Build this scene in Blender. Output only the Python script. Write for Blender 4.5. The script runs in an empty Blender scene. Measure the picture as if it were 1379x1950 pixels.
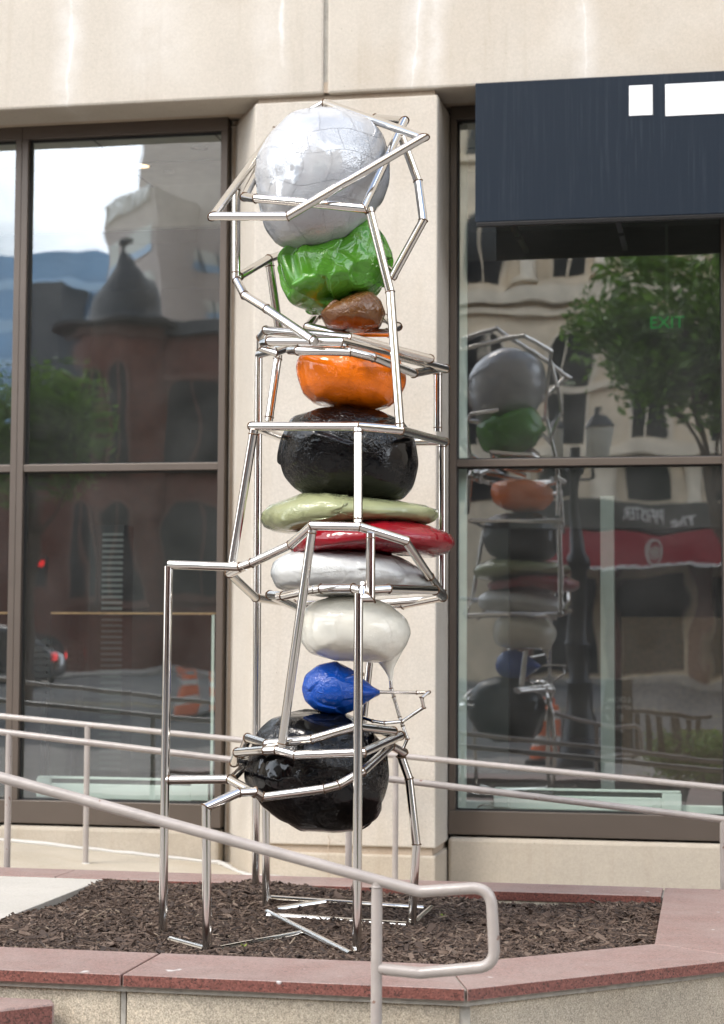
import bpy, bmesh, math, random
import numpy as np
from mathutils import Vector, Matrix
random.seed(7); RNG = np.random.default_rng(7)
sc = bpy.context.scene
col = sc.collection
# ---------------------------------------------------------------- camera
F, PSI, TH, RO = 3569.0, .192, .0644, .0056      # focal length (photo pixels), yaw, pitch, roll
DG, EYE = 15.4, 2.10                              # metres to the glass line, eye height
W0, H0 = 1379.0, 1950.0
CR = (Matrix.Rotation(PSI, 3, 'Z') @ Matrix.Rotation(math.pi/2 + TH, 3, 'X') @ Matrix.Rotation(RO, 3, 'Z'))
CP = Vector((0, -DG, EYE))
cd = bpy.data.cameras.new('camera'); cam = bpy.data.objects.new('camera', cd); col.objects.link(cam)
cam.matrix_world = Matrix.Translation(CP) @ CR.to_4x4()
cd.sensor_fit = 'VERTICAL'; cd.sensor_height = 36.0; cd.lens = F/H0*36.0
cd.clip_start = .1; cd.clip_end = 2000
cd.dof.use_dof = True; cd.dof.focus_distance = 10.4; cd.dof.aperture_fstop = 2.2
sc.camera = cam
# ---------------------------------------------------------------- sky, sun, exposure
SUN_EL, SUN_AZ = math.radians(52), math.radians(215)   # azimuth clockwise from +Y
w = bpy.data.worlds.new('World'); sc.world = w; w.use_nodes = True
nt = w.node_tree; nt.nodes.clear()
def N(t, kind, **kw):
    n = t.nodes.new(kind)
    for k, v in kw.items():
        if k.startswith('i_'):
            n.inputs[int(k[2:])].default_value = v
        else: setattr(n, k, v)
    return n
sky = N(nt, 'ShaderNodeTexSky', sky_type='NISHITA', sun_disc=False, sun_elevation=SUN_EL, sun_rotation=SUN_AZ, air_density=1.3, dust_density=2.0)
tc = N(nt, 'ShaderNodeTexCoord'); L = nt.links.new
sep = N(nt, 'ShaderNodeSeparateXYZ'); L(tc.outputs['Generated'], sep.inputs[0])
zz_ = N(nt, 'ShaderNodeMath', operation='MAXIMUM'); L(sep.outputs[2], zz_.inputs[0]); zz_.inputs[1].default_value = 0
za0 = N(nt, 'ShaderNodeMath', operation='ADD'); L(zz_.outputs[0], za0.inputs[0]); za0.inputs[1].default_value = .22
dv = N(nt, 'ShaderNodeVectorMath', operation='DIVIDE'); cb0 = N(nt, 'ShaderNodeCombineXYZ')
for k in range(3): L(za0.outputs[0], cb0.inputs[k])
L(tc.outputs['Generated'], dv.inputs[0]); L(cb0.outputs[0], dv.inputs[1])
nz = N(nt, 'ShaderNodeTexNoise'); nz.inputs['Scale'].default_value = 1.5; nz.inputs['Detail'].default_value = 7; nz.inputs['Roughness'].default_value = .55; L(dv.outputs[0], nz.inputs['Vector'])
hz = N(nt, 'ShaderNodeMapRange', clamp=True); hz.inputs[1].default_value = .85; hz.inputs[2].default_value = .1; hz.inputs[3].default_value = -.03; hz.inputs[4].default_value = .22; L(zz_.outputs[0], hz.inputs[0])
sm0 = N(nt, 'ShaderNodeMath', operation='ADD'); L(nz.outputs[0], sm0.inputs[0]); L(hz.outputs[0], sm0.inputs[1])
rp = N(nt, 'ShaderNodeMapRange', clamp=True, interpolation_type='SMOOTHSTEP'); rp.inputs[1].default_value = .44; rp.inputs[2].default_value = .70; L(sm0.outputs[0], rp.inputs[0])
mx = N(nt, 'ShaderNodeMix', data_type='RGBA'); mx.inputs[7].default_value = (16.8, 17.8, 19.2, 1)
bg = N(nt, 'ShaderNodeBackground'); bg.inputs[1].default_value = .125
wo = N(nt, 'ShaderNodeOutputWorld')
L(rp.outputs[0], mx.inputs[0]); L(sky.outputs[0], mx.inputs[6]); L(mx.outputs[2], bg.inputs[0]); L(bg.outputs[0], wo.inputs[0])
sd = bpy.data.lights.new('sun', 'SUN'); sd.energy = 1.0; sd.angle = math.radians(18); sd.color = (1, .95, .88)
sun = bpy.data.objects.new('sun', sd); col.objects.link(sun)
sdir = Vector((math.sin(SUN_AZ)*math.cos(SUN_EL), math.cos(SUN_AZ)*math.cos(SUN_EL), math.sin(SUN_EL)))
sun.rotation_euler = sdir.to_track_quat('Z', 'Y').to_euler()
sun.location = (0, 0, 60)
vs = sc.view_settings; vs.view_transform = 'Standard'; vs.look = 'None'; vs.gamma = 1; vs.exposure = 1.22
sc.cycles.caustics_reflective = False; sc.cycles.caustics_refractive = False
sc.cycles.sample_clamp_indirect = 4; sc.cycles.max_bounces = 10; sc.cycles.glossy_bounces = 6; sc.cycles.transparent_max_bounces = 12

# ---------------------------------------------------------------- measuring: photo pixel -> point on a real plane of the place
def ray(x, y): return CR @ Vector(((x-W0/2)/F, -(y-H0/2)/F, -1))
def onz(x, y, z): d = ray(x, y); return CP + d*((z-EYE)/d.z)
def ony(x, y, Y): d = ray(x, y); return CP + d*((Y+DG)/d.y)
def mir(x, y, dist): p = ony(x, y, dist); return Vector((p.x, -dist, p.z))   # where a thing stands that the glass mirrors there
# ---------------------------------------------------------------- materials
MAT = {}
def nodes(name):
    m = bpy.data.materials.new(name); m.use_nodes = True; MAT[name] = m
    t = m.node_tree; b = t.nodes['Principled BSDF']; return m, t, b
def plain(name, c, rough=.6, metal=0, var=.08, scale=6, bump=0, bscale=60, coat=0, emit=None, es=0, spec=None):
    m, t, b = nodes(name)
    b.inputs['Roughness'].default_value = rough; b.inputs['Metallic'].default_value = metal
    b.inputs['Coat Weight'].default_value = coat; b.inputs['Coat Roughness'].default_value = .03
    if spec is not None: b.inputs['Specular IOR Level'].default_value = spec
    tcn = N(t, 'ShaderNodeTexCoord')
    n1 = N(t, 'ShaderNodeTexNoise'); n1.inputs['Scale'].default_value = scale; n1.inputs['Detail'].default_value = 5
    t.links.new(tcn.outputs['Object'], n1.inputs['Vector'])
    mr = N(t, 'ShaderNodeMapRange'); mr.inputs[1].default_value = .3; mr.inputs[2].default_value = .7
    mr.inputs[3].default_value = 1-var; mr.inputs[4].default_value = 1+var
    t.links.new(n1.outputs[0], mr.inputs[0])
    mm = N(t, 'ShaderNodeMix', data_type='RGBA', blend_type='MULTIPLY'); mm.inputs[0].default_value = 1
    mm.inputs[6].default_value = (*c, 1); t.links.new(mr.outputs[0], mm.inputs[7]); t.links.new(mm.outputs[2], b.inputs['Base Color'])
    if bump:
        n2 = N(t, 'ShaderNodeTexNoise'); n2.inputs['Scale'].default_value = bscale; n2.inputs['Detail'].default_value = 6
        t.links.new(tcn.outputs['Object'], n2.inputs['Vector'])
        bp = N(t, 'ShaderNodeBump'); bp.inputs['Strength'].default_value = bump; bp.inputs['Distance'].default_value = .01
        t.links.new(n2.outputs[0], bp.inputs['Height']); t.links.new(bp.outputs[0], b.inputs['Normal'])
    if emit:
        b.inputs['Emission Color'].default_value = (*emit, 1); b.inputs['Emission Strength'].default_value = es
    return m
def stone(name, c, streaks=(), speck=.5, grime=.12, bump=.25):
    """precast concrete: fine sand, pinholes, cloudy weathering, mineral streaks"""
    m, t, b = nodes(name); lk = t.links.new
    b.inputs['Roughness'].default_value = .85; b.inputs['Specular IOR Level'].default_value = .25
    tcn = N(t, 'ShaderNodeTexCoord'); O = tcn.outputs['Object']
    def noise(s, d=5, r=.5, vec=None):
        n = N(t, 'ShaderNodeTexNoise'); n.inputs['Scale'].default_value = s; n.inputs['Detail'].default_value = d; n.inputs['Roughness'].default_value = r
        lk(vec or O, n.inputs['Vector']); return n.outputs[0]
    def rng(src, a, bb, lo, hi):
        n = N(t, 'ShaderNodeMapRange', clamp=True); n.inputs[1].default_value = a; n.inputs[2].default_value = bb; n.inputs[3].default_value = lo; n.inputs[4].default_value = hi
        lk(src, n.inputs[0]); return n.outputs[0]
    def mul(a, f, mode='MULTIPLY', fac=1.0):
        n = N(t, 'ShaderNodeMix', data_type='RGBA', blend_type=mode)
        if isinstance(fac, float): n.inputs[0].default_value = fac
        else: lk(fac, n.inputs[0])
        if isinstance(a, tuple): n.inputs[6].default_value = (*a, 1)
        else: lk(a, n.inputs[6])
        if isinstance(f, tuple): n.inputs[7].default_value = (*f, 1)
        else: lk(f, n.inputs[7])
        return n.outputs[2]
    x = mul(c, rng(noise(1.3, 6, .6), .3, .7, 1-grime, 1+grime*.6))
    x = mul(x, (c[0]*.8, c[1]*.72, c[2]*.62), 'MIX', rng(noise(.8, 4, .6), .5, .75, 0, .45))
    x = mul(x, rng(noise(150, 2), .25, .75, 1-speck*.22, 1+speck*.22)); x = mul(x, rng(noise(48, 3, .7), .3, .7, 1-.05-.03*speck, 1+.05+.03*speck))
    mpn = N(t, 'ShaderNodeMapping'); mpn.inputs['Scale'].default_value = (5, 5, .35); lk(O, mpn.inputs[0])
    x = mul(x, (c[0]*.74, c[1]*.68, c[2]*.6), 'MIX', rng(noise(1.5, 5, .6, mpn.outputs[0]), .56, .8, 0, .4))
    vo = N(t, 'ShaderNodeTexVoronoi'); vo.inputs['Scale'].default_value = 12; lk(O, vo.inputs['Vector'])
    pit = rng(vo.outputs['Distance'], .03, .085, 1, 0)
    pit2 = N(t, 'ShaderNodeMath', operation='MULTIPLY'); lk(pit, pit2.inputs[0]); lk(rng(noise(4, 2), .5, .6, 0, .7), pit2.inputs[1])
    x = mul(x, (c[0]*.4, c[1]*.36, c[2]*.3), 'MIX', pit2.outputs[0])
    if streaks:
        sx = N(t, 'ShaderNodeSeparateXYZ'); lk(O, sx.inputs[0])
        wob = rng(noise(1.3, 4, .6), .2, .8, -.07, .07)
        ad = N(t, 'ShaderNodeMath', operation='ADD'); lk(sx.outputs[0], ad.inputs[0]); lk(wob, ad.inputs[1])
        tot = None
        for (X, wd, st, zlo) in streaks:
            sb = N(t, 'ShaderNodeMath', operation='SUBTRACT'); lk(ad.outputs[0], sb.inputs[0]); sb.inputs[1].default_value = X
            ab = N(t, 'ShaderNodeMath', operation='ABSOLUTE'); lk(sb.outputs[0], ab.inputs[0])
            mmn = N(t, 'ShaderNodeMath', operation='MULTIPLY'); lk(rng(ab.outputs[0], wd*.15, wd, st, 0), mmn.inputs[0]); lk(rng(sx.outputs[2], zlo-.1, zlo+.25, 0, 1), mmn.inputs[1])
            if tot is None: tot = mmn.outputs[0]
            else:
                a2 = N(t, 'ShaderNodeMath', operation='MAXIMUM'); lk(tot, a2.inputs[0]); lk(mmn.outputs[0], a2.inputs[1]); tot = a2.outputs[0]
        m3 = N(t, 'ShaderNodeMath', operation='MULTIPLY'); lk(tot, m3.inputs[0]); lk(rng(noise(3.2, 6, .65), .32, .62, .1, 1), m3.inputs[1])
        x = mul(x, (.80, .785, .76), 'MIX', m3.outputs[0])
    lk(x, b.inputs['Base Color'])
    bp = N(t, 'ShaderNodeBump'); bp.inputs['Strength'].default_value = bump; bp.inputs['Distance'].default_value = .004
    sm = N(t, 'ShaderNodeMath', operation='SUBTRACT'); lk(noise(120, 3, .6), sm.inputs[0]); lk(pit2.outputs[0], sm.inputs[1])
    lk(sm.outputs[0], bp.inputs['Height']); lk(bp.outputs[0], b.inputs['Normal'])
    return m
def granite(name, c, rough, dust):
    m, t, b = nodes(name); lk = t.links.new
    tcn = N(t, 'ShaderNodeTexCoord'); O = tcn.outputs['Object']
    vo = N(t, 'ShaderNodeTexVoronoi'); vo.inputs['Scale'].default_value = 130; lk(O, vo.inputs['Vector'])
    cr = N(t, 'ShaderNodeValToRGB'); e = cr.color_ramp.elements
    e[0].position = 0; e[0].color = (c[0]*.22, c[1]*.22, c[2]*.25, 1); e[1].position = 1; e[1].color = (c[0]*1.5, c[1]*1.5, c[2]*1.5, 1)
    e2 = e.new(.2); e2.color = (c[0]*.75, c[1]*.65, c[2]*.6, 1); e3 = e.new(.6); e3.color = (*c, 1)
    sp = N(t, 'ShaderNodeSeparateColor'); lk(vo.outputs['Color'], sp.inputs[0]); lk(sp.outputs[0], cr.inputs[0])
    n1 = N(t, 'ShaderNodeTexNoise'); n1.inputs['Scale'].default_value = 3; n1.inputs['Detail'].default_value = 7; n1.inputs['Roughness'].default_value = .7; lk(O, n1.inputs['Vector'])
    mr = N(t, 'ShaderNodeMapRange'); mr.inputs[1].default_value = .35; mr.inputs[2].default_value = .7; mr.inputs[3].default_value = dust*.5; mr.inputs[4].default_value = dust*1.25; lk(n1.outputs[0], mr.inputs[0])
    mm = N(t, 'ShaderNodeMix', data_type='RGBA'); lk(mr.outputs[0], mm.inputs[0]); lk(cr.outputs[0], mm.inputs[6]); mm.inputs[7].default_value = (.345, .28, .25, 1)
    n3 = N(t, 'ShaderNodeTexNoise'); n3.inputs['Scale'].default_value = 7; n3.inputs['Detail'].default_value = 2; lk(O, n3.inputs['Vector'])
    m3 = N(t, 'ShaderNodeMapRange'); m3.inputs[1].default_value = .72; m3.inputs[2].default_value = .76; lk(n3.outputs[0], m3.inputs[0])
    mm2 = N(t, 'ShaderNodeMix', data_type='RGBA'); lk(m3.outputs[0], mm2.inputs[0]); lk(mm.outputs[2], mm2.inputs[6]); mm2.inputs[7].default_value = (.6, .57, .55, 1)
    lk(mm2.outputs[2], b.inputs['Base Color'])
    b.inputs['Roughness'].default_value = rough
    bp = N(t, 'ShaderNodeBump'); bp.inputs['Strength'].default_value = .35 if dust > .3 else .1; bp.inputs['Distance'].default_value = .003
    n2 = N(t, 'ShaderNodeTexNoise'); n2.inputs['Scale'].default_value = 220; lk(O, n2.inputs['Vector']); lk(n2.outputs[0], bp.inputs['Height']); lk(bp.outputs[0], b.inputs['Normal'])
    return m
def lacquer(name, c, wr=.5, sc1=9, sc2=38, rough=.05, fl=.0, ior=1.5):
    """thick glossy paint over hammered, patched sheet metal"""
    m, t, b = nodes(name); lk = t.links.new
    b.inputs['Roughness'].default_value = .35; b.inputs['Specular IOR Level'].default_value = 0
    b.inputs['Coat Weight'].default_value = 1; b.inputs['Coat Roughness'].default_value = .008; b.inputs['Coat IOR'].default_value = ior
    b.inputs['Metallic'].default_value = fl
    tcn = N(t, 'ShaderNodeTexCoord'); O = tcn.outputs['Object']
    n0 = N(t, 'ShaderNodeTexNoise'); n0.inputs['Scale'].default_value = 7; n0.inputs['Detail'].default_value = 3; lk(O, n0.inputs['Vector'])
    mr = N(t, 'ShaderNodeMapRange'); mr.inputs[1].default_value = .3; mr.inputs[2].default_value = .7; mr.inputs[3].default_value = .9; mr.inputs[4].default_value = 1.08; lk(n0.outputs[0], mr.inputs[0])
    mm = N(t, 'ShaderNodeMix', data_type='RGBA', blend_type='MULTIPLY'); mm.inputs[0].default_value = 1; mm.inputs[6].default_value = (*c, 1); lk(mr.outputs[0], mm.inputs[7]); lk(mm.outputs[2], b.inputs['Base Color'])
    n1 = N(t, 'ShaderNodeTexNoise'); n1.inputs['Scale'].default_value = sc1; n1.inputs['Detail'].default_value = 2; n1.inputs['Distortion'].default_value = .6; lk(O, n1.inputs['Vector'])
    n2 = N(t, 'ShaderNodeTexNoise'); n2.inputs['Scale'].default_value = sc2; n2.inputs['Detail'].default_value = 2; n2.inputs['Distortion'].default_value = 1.8; lk(O, n2.inputs['Vector'])
    n3 = N(t, 'ShaderNodeTexNoise'); n3.inputs['Scale'].default_value = 3.5; lk(O, n3.inputs['Vector'])
    pm = N(t, 'ShaderNodeMapRange'); pm.inputs[1].default_value = .45; pm.inputs[2].default_value = .6; lk(n3.outputs[0], pm.inputs[0])   # wrinkled here, smooth there
    b1 = N(t, 'ShaderNodeBump'); b1.inputs['Strength'].default_value = wr; b1.inputs['Distance'].default_value = .02; lk(n1.outputs[0], b1.inputs['Height'])
    b2 = N(t, 'ShaderNodeBump'); b2.inputs['Distance'].default_value = .012; lk(n2.outputs[0], b2.inputs['Height']); lk(b1.outputs[0], b2.inputs['Normal'])
    ms = N(t, 'ShaderNodeMath', operation='MULTIPLY_ADD'); lk(pm.outputs[0], ms.inputs[0]); ms.inputs[1].default_value = wr*1.0; ms.inputs[2].default_value = wr*.07; lk(ms.outputs[0], b2.inputs['Strength'])
    lk(b2.outputs[0], b.inputs['Normal']); lk(b2.outputs[0], b.inputs['Coat Normal'])
    return m

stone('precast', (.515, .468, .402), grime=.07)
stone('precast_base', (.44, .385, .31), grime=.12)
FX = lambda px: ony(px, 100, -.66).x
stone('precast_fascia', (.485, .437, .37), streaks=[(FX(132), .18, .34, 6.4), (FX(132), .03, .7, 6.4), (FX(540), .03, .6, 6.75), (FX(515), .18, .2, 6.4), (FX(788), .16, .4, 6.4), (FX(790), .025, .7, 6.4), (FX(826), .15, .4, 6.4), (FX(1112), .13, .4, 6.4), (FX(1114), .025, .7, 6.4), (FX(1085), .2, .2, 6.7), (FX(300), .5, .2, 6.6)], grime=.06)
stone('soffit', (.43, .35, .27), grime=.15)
stone('aggregate', (.45, .395, .31), speck=2.2, grime=.3, bump=.9)
stone('pavement', (.47, .445, .40), speck=.5, grime=.1)
stone('ramp_concrete', (.46, .405, .32), speck=.6, grime=.1)
granite('granite_top', (.23, .125, .105), .6, .55)
granite('granite_face', (.165, .058, .045), .3, .05)
plain('granite_joint', (.12, .11, .10), .9)
plain('mortar', (.33, .31, .27), .9, 0, .2, 20)
plain('caulk', (.48, .46, .42), .6)
plain('frame', (.115, .092, .075), .38, .35, .05, 3, spec=.5)
plain('gasket', (.012, .012, .012), .6)
plain('rail_paint', (.335, .297, .27), .33, 0, .10, 7, .25, 30, coat=.25)
plain('mulch_soil', (.028, .019, .015), 1, 0, .5, 14, .8, 60)
plain('weld', (.13, .075, .042), .45, .8, .5, 90, .5, 200)
plain('navy', (.045, .058, .078), .5, 0, .2, 2, spec=.18)
plain('white_paint', (.8, .8, .79), .5, 0, .03)
plain('black_metal', (.008, .008, .009), .3, .2, .1)
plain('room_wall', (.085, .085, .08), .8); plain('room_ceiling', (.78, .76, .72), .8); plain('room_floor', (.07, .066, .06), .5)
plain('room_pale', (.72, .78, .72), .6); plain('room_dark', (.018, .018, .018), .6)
plain('column_grey', (.34, .37, .345), .6); plain('slat_grey', (.17, .175, .17), .6); plain('heater', (.78, .83, .78), .45, 0, .03); plain('heater_dark', (.12, .13, .12), .6)
plain('cabinet_wood', (.13, .08, .045), .5, 0, .2, 20); plain('wood', (.42, .25, .12), .5, 0, .2, 20)
plain('chrome', (.75, .75, .75), .1, 1)
plain('lamp_glow', (.9, .6, .4), .5, emit=(1, .62, .35), es=1.6)
plain('exit_green', (.02, .3, .06), .5, emit=(.05, 1, .25), es=.06)
plain('exit_case', (.1, .12, .1), .5)
plain('asphalt', (.085, .085, .085), .9, 0, .25, 1.2, .3, 120)
plain('sidewalk', (.27, .25, .225), .9, 0, .15, 1.5, .3, 90)
plain('line_paint', (.7, .55, .2), .7)
plain('orange_plastic', (.85, .16, .025), .5); plain('rubber', (.015, .015, .015), .8)
plain('brick', (.125, .042, .026), .9, 0, .25, 5, .3, 40)
plain('brick_trim', (.13, .06, .042), .85); plain('slate', (.04, .043, .045), .6, 0, .25, 3)
plain('tower_stone', (.44, .38, .33), .85); plain('hotel_stone', (.72, .60, .44), .85, 0, .2, 1.5)
plain('hotel_trim', (.76, .66, .51), .85, 0, .15, 2)
plain('dark_glass', (.012, .014, .016), .1, spec=.35); plain('blue_glass', (.12, .21, .31), .12, .4, .2, .15); plain('blue_band', (.26, .38, .49), .3, .2, .1, .3)
plain('pale_blind', (.55, .55, .48), .7)
plain('awning_red', (.28, .012, .022), .8); plain('letter_white', (.78, .78, .74), .5); plain('sign_dark', (.03, .028, .022), .6)
plain('bark', (.09, .065, .045), .95, 0, .3, 20, .6, 40)
plain('car_paint', (.02, .022, .03), .2, .3, coat=1); plain('car_glass', (.01, .012, .014), .03, spec=.9); plain('tail_red', (.5, .01, .01), .2, emit=(1, .02, .02), es=1.0)
plain('bench_brown', (.06, .035, .022), .6, 0, .3, 20)
def leafmat(name, c):
    m, t, b = nodes(name)
    g = N(t, 'ShaderNodeNewGeometry'); mr = N(t, 'ShaderNodeMapRange'); mr.inputs[3].default_value = .55; mr.inputs[4].default_value = 1.5
    t.links.new(g.outputs['Random Per Island'], mr.inputs[0])
    mm = N(t, 'ShaderNodeMix', data_type='RGBA', blend_type='MULTIPLY'); mm.inputs[0].default_value = 1; mm.inputs[6].default_value = (*c, 1); t.links.new(mr.outputs[0], mm.inputs[7])
    t.links.new(mm.outputs[2], b.inputs['Base Color']); b.inputs['Roughness'].default_value = .5
    tr = N(t, 'ShaderNodeBsdfTranslucent'); t.links.new(mm.outputs[2], tr.inputs[0]); ms = N(t, 'ShaderNodeMixShader'); ms.inputs[0].default_value = .35
    t.links.new(b.outputs[0], ms.inputs[1]); t.links.new(tr.outputs[0], ms.inputs[2]); t.links.new(ms.outputs[0], t.nodes['Material Output'].inputs[0])
leafmat('leaf', (.12, .22, .035)); leafmat('leaf_yellow', (.16, .20, .03))
def mulchmat():
    m, t, b = nodes('mulch'); g = N(t, 'ShaderNodeNewGeometry'); cr = N(t, 'ShaderNodeValToRGB'); e = cr.color_ramp.elements
    e[0].color = (.024, .0145, .0105, 1); e[1].color = (.30, .235, .17, 1); e[1].position = 1
    for p, c in ((.35, (.056, .0345, .0235)), (.75, (.098, .062, .043)), (.965, (.165, .118, .088)), (.985, (.16, .12, .085))):
        k = e.new(p); k.color = (*c, 1)
    t.links.new(g.outputs['Random Per Island'], cr.inputs[0]); t.links.new(cr.outputs[0], b.inputs['Base Color']); b.inputs['Roughness'].default_value = .75
    tcn = N(t, 'ShaderNodeTexCoord'); n = N(t, 'ShaderNodeTexNoise'); n.inputs['Scale'].default_value = 300; t.links.new(tcn.outputs['Object'], n.inputs['Vector'])
    bp = N(t, 'ShaderNodeBump'); bp.inputs['Strength'].default_value = .5; bp.inputs['Distance'].default_value = .004; t.links.new(n.outputs[0], bp.inputs['Height']); t.links.new(bp.outputs[0], b.inputs['Normal'])
mulchmat()
def steelmat():
    m, t, b = nodes('steel'); b.inputs['Metallic'].default_value = 1; b.inputs['Base Color'].default_value = (.70, .675, .64, 1)
    tcn = N(t, 'ShaderNodeTexCoord'); n = N(t, 'ShaderNodeTexNoise'); n.inputs['Scale'].default_value = 14; n.inputs['Detail'].default_value = 4; t.links.new(tcn.outputs['Object'], n.inputs['Vector'])
    mr = N(t, 'ShaderNodeMapRange'); mr.inputs[3].default_value = .05; mr.inputs[4].default_value = .15; t.links.new(n.outputs[0], mr.inputs[0]); t.links.new(mr.outputs[0], b.inputs['Roughness'])
steelmat()
def glassmat():
    m, t, b = nodes('pane'); t.nodes.remove(b); lk = t.links.new
    tr = N(t, 'ShaderNodeBsdfTransparent'); tr.inputs[0].default_value = (.86, .93, .89, 1)
    gl = N(t, 'ShaderNodeBsdfGlossy'); gl.inputs['Roughness'].default_value = .004; gl.inputs[0].default_value = (.95, .98, 1, 1)
    lf = N(t, 'ShaderNodeLayerWeight'); lf.inputs[0].default_value = .5; lw = N(t, 'ShaderNodeMath', operation='POWER'); lk(lf.outputs['Facing'], lw.inputs[0]); lw.inputs[1].default_value = 5
    ma = N(t, 'ShaderNodeMath', operation='MULTIPLY_ADD', use_clamp=True); lk(lw.outputs[0], ma.inputs[0]); ma.inputs[1].default_value = .66; ma.inputs[2].default_value = .235
    tcn = N(t, 'ShaderNodeTexCoord'); mpn = N(t, 'ShaderNodeMapping'); mpn.inputs['Scale'].default_value = (1, 1, .6); lk(tcn.outputs['Object'], mpn.inputs[0])
    n = N(t, 'ShaderNodeTexNoise'); n.inputs['Scale'].default_value = 1.3; n.inputs['Detail'].default_value = 1.5; lk(mpn.outputs[0], n.inputs['Vector'])
    bp = N(t, 'ShaderNodeBump'); bp.inputs['Strength'].default_value = .13; bp.inputs['Distance'].default_value = .03; lk(n.outputs[0], bp.inputs['Height']); lk(bp.outputs[0], gl.inputs['Normal'])
    ms = N(t, 'ShaderNodeMixShader'); lk(ma.outputs[0], ms.inputs[0]); lk(tr.outputs[0], ms.inputs[1]); lk(gl.outputs[0], ms.inputs[2])
    df = N(t, 'ShaderNodeBsdfDiffuse'); df.inputs[0].default_value = (.6, .6, .58, 1); nd = N(t, 'ShaderNodeTexNoise'); nd.inputs['Scale'].default_value = 2.5; nd.inputs['Detail'].default_value = 6; lk(tcn.outputs['Object'], nd.inputs['Vector'])   # grey haze painted over the panes to lift blacks, patchy as dust
    md = N(t, 'ShaderNodeMapRange'); md.inputs[1].default_value = .3; md.inputs[2].default_value = .7; md.inputs[3].default_value = .012; md.inputs[4].default_value = .04; lk(nd.outputs[0], md.inputs[0])
    m2 = N(t, 'ShaderNodeMixShader'); lk(md.outputs[0], m2.inputs[0]); lk(ms.outputs[0], m2.inputs[1]); lk(df.outputs[0], m2.inputs[2]); lk(m2.outputs[0], t.nodes['Material Output'].inputs[0])
glassmat()
def screenmat():
    m, t, b = nodes('screen_glass'); t.nodes.remove(b); tr = N(t, 'ShaderNodeBsdfTransparent'); tr.inputs[0].default_value = (.62, .66, .64, 1)
    gl = N(t, 'ShaderNodeBsdfGlossy'); gl.inputs['Roughness'].default_value = .02; ms = N(t, 'ShaderNodeMixShader'); ms.inputs[0].default_value = .05
    t.links.new(tr.outputs[0], ms.inputs[1]); t.links.new(gl.outputs[0], ms.inputs[2]); t.links.new(ms.outputs[0], t.nodes['Material Output'].inputs[0])
screenmat()
def railmat():     # pinprick rust and scuffs
    m = MAT['rail_paint']; t = m.node_tree; b = t.nodes['Principled BSDF']; lk = t.links.new
    src = b.inputs['Base Color'].links[0].from_socket; tcn = N(t, 'ShaderNodeTexCoord')
    n = N(t, 'ShaderNodeTexNoise'); n.inputs['Scale'].default_value = 22; n.inputs['Detail'].default_value = 3; lk(tcn.outputs['Object'], n.inputs['Vector'])
    mr = N(t, 'ShaderNodeMapRange'); mr.inputs[1].default_value = .705; mr.inputs[2].default_value = .73; mr.inputs[4].default_value = .8; lk(n.outputs[0], mr.inputs[0])
    mm = N(t, 'ShaderNodeMix', data_type='RGBA'); lk(mr.outputs[0], mm.inputs[0]); lk(src, mm.inputs[6]); mm.inputs[7].default_value = (.16, .07, .04, 1); lk(mm.outputs[2], b.inputs['Base Color'])
railmat()
def navymat():     # rain streaks on the sign board
    m = MAT['navy']; t = m.node_tree; b = t.nodes['Principled BSDF']; lk = t.links.new
    tcn = N(t, 'ShaderNodeTexCoord'); mpn = N(t, 'ShaderNodeMapping'); mpn.inputs['Scale'].default_value = (26, 1, .8); lk(tcn.outputs['Object'], mpn.inputs[0])
    n = N(t, 'ShaderNodeTexNoise'); n.inputs['Scale'].default_value = 2.2; n.inputs['Detail'].default_value = 6; n.inputs['Roughness'].default_value = .65; lk(mpn.outputs[0], n.inputs['Vector'])
    n2 = N(t, 'ShaderNodeTexNoise'); n2.inputs['Scale'].default_value = 1.6; lk(tcn.outputs['Object'], n2.inputs['Vector'])
    mr = N(t, 'ShaderNodeMapRange'); mr.inputs[1].default_value = .5; mr.inputs[2].default_value = .9; mr.inputs[4].default_value = .075; lk(n.outputs[0], mr.inputs[0])
    m2 = N(t, 'ShaderNodeMapRange'); m2.inputs[1].default_value = .4; m2.inputs[2].default_value = .65; m2.inputs[3].default_value = .3; lk(n2.outputs[0], m2.inputs[0])
    ml = N(t, 'ShaderNodeMath', operation='MULTIPLY'); lk(mr.outputs[0], ml.inputs[0]); lk(m2.outputs[0], ml.inputs[1])
    mm = N(t, 'ShaderNodeMix', data_type='RGBA'); lk(ml.outputs[0], mm.inputs[0]); mm.inputs[6].default_value = (.0085, .0145, .0235, 1); mm.inputs[7].default_value = (.30, .34, .38, 1); lk(mm.outputs[2], b.inputs['Base Color'])
navymat()
lacquer('silver_paint', (.40, .41, .425), .36, 6, 36, ior=2.0); lacquer('green_paint', (.08, .27, .02), .46, 7, 24, ior=1.55); lacquer('brown_paint', (.145, .06, .018), .7, 12, 36)
lacquer('orange_paint', (.92, .19, .003), .34, 7, 40); lacquer('black_paint', (.002, .002, .0023), .6, 6, 32, ior=1.43); lacquer('sage_paint', (.30, .315, .165), .42, 8, 40)
lacquer('red_paint', (.23, .005, .012), .46, 9, 40); lacquer('white_boulder_paint', (.64, .65, .63), .38, 7, 34, ior=1.6); lacquer('cream_paint', (.85, .82, .71), .3, 6, 34); lacquer('blue_paint', (.001, .062, .36), .6, 9, 34)

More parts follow.
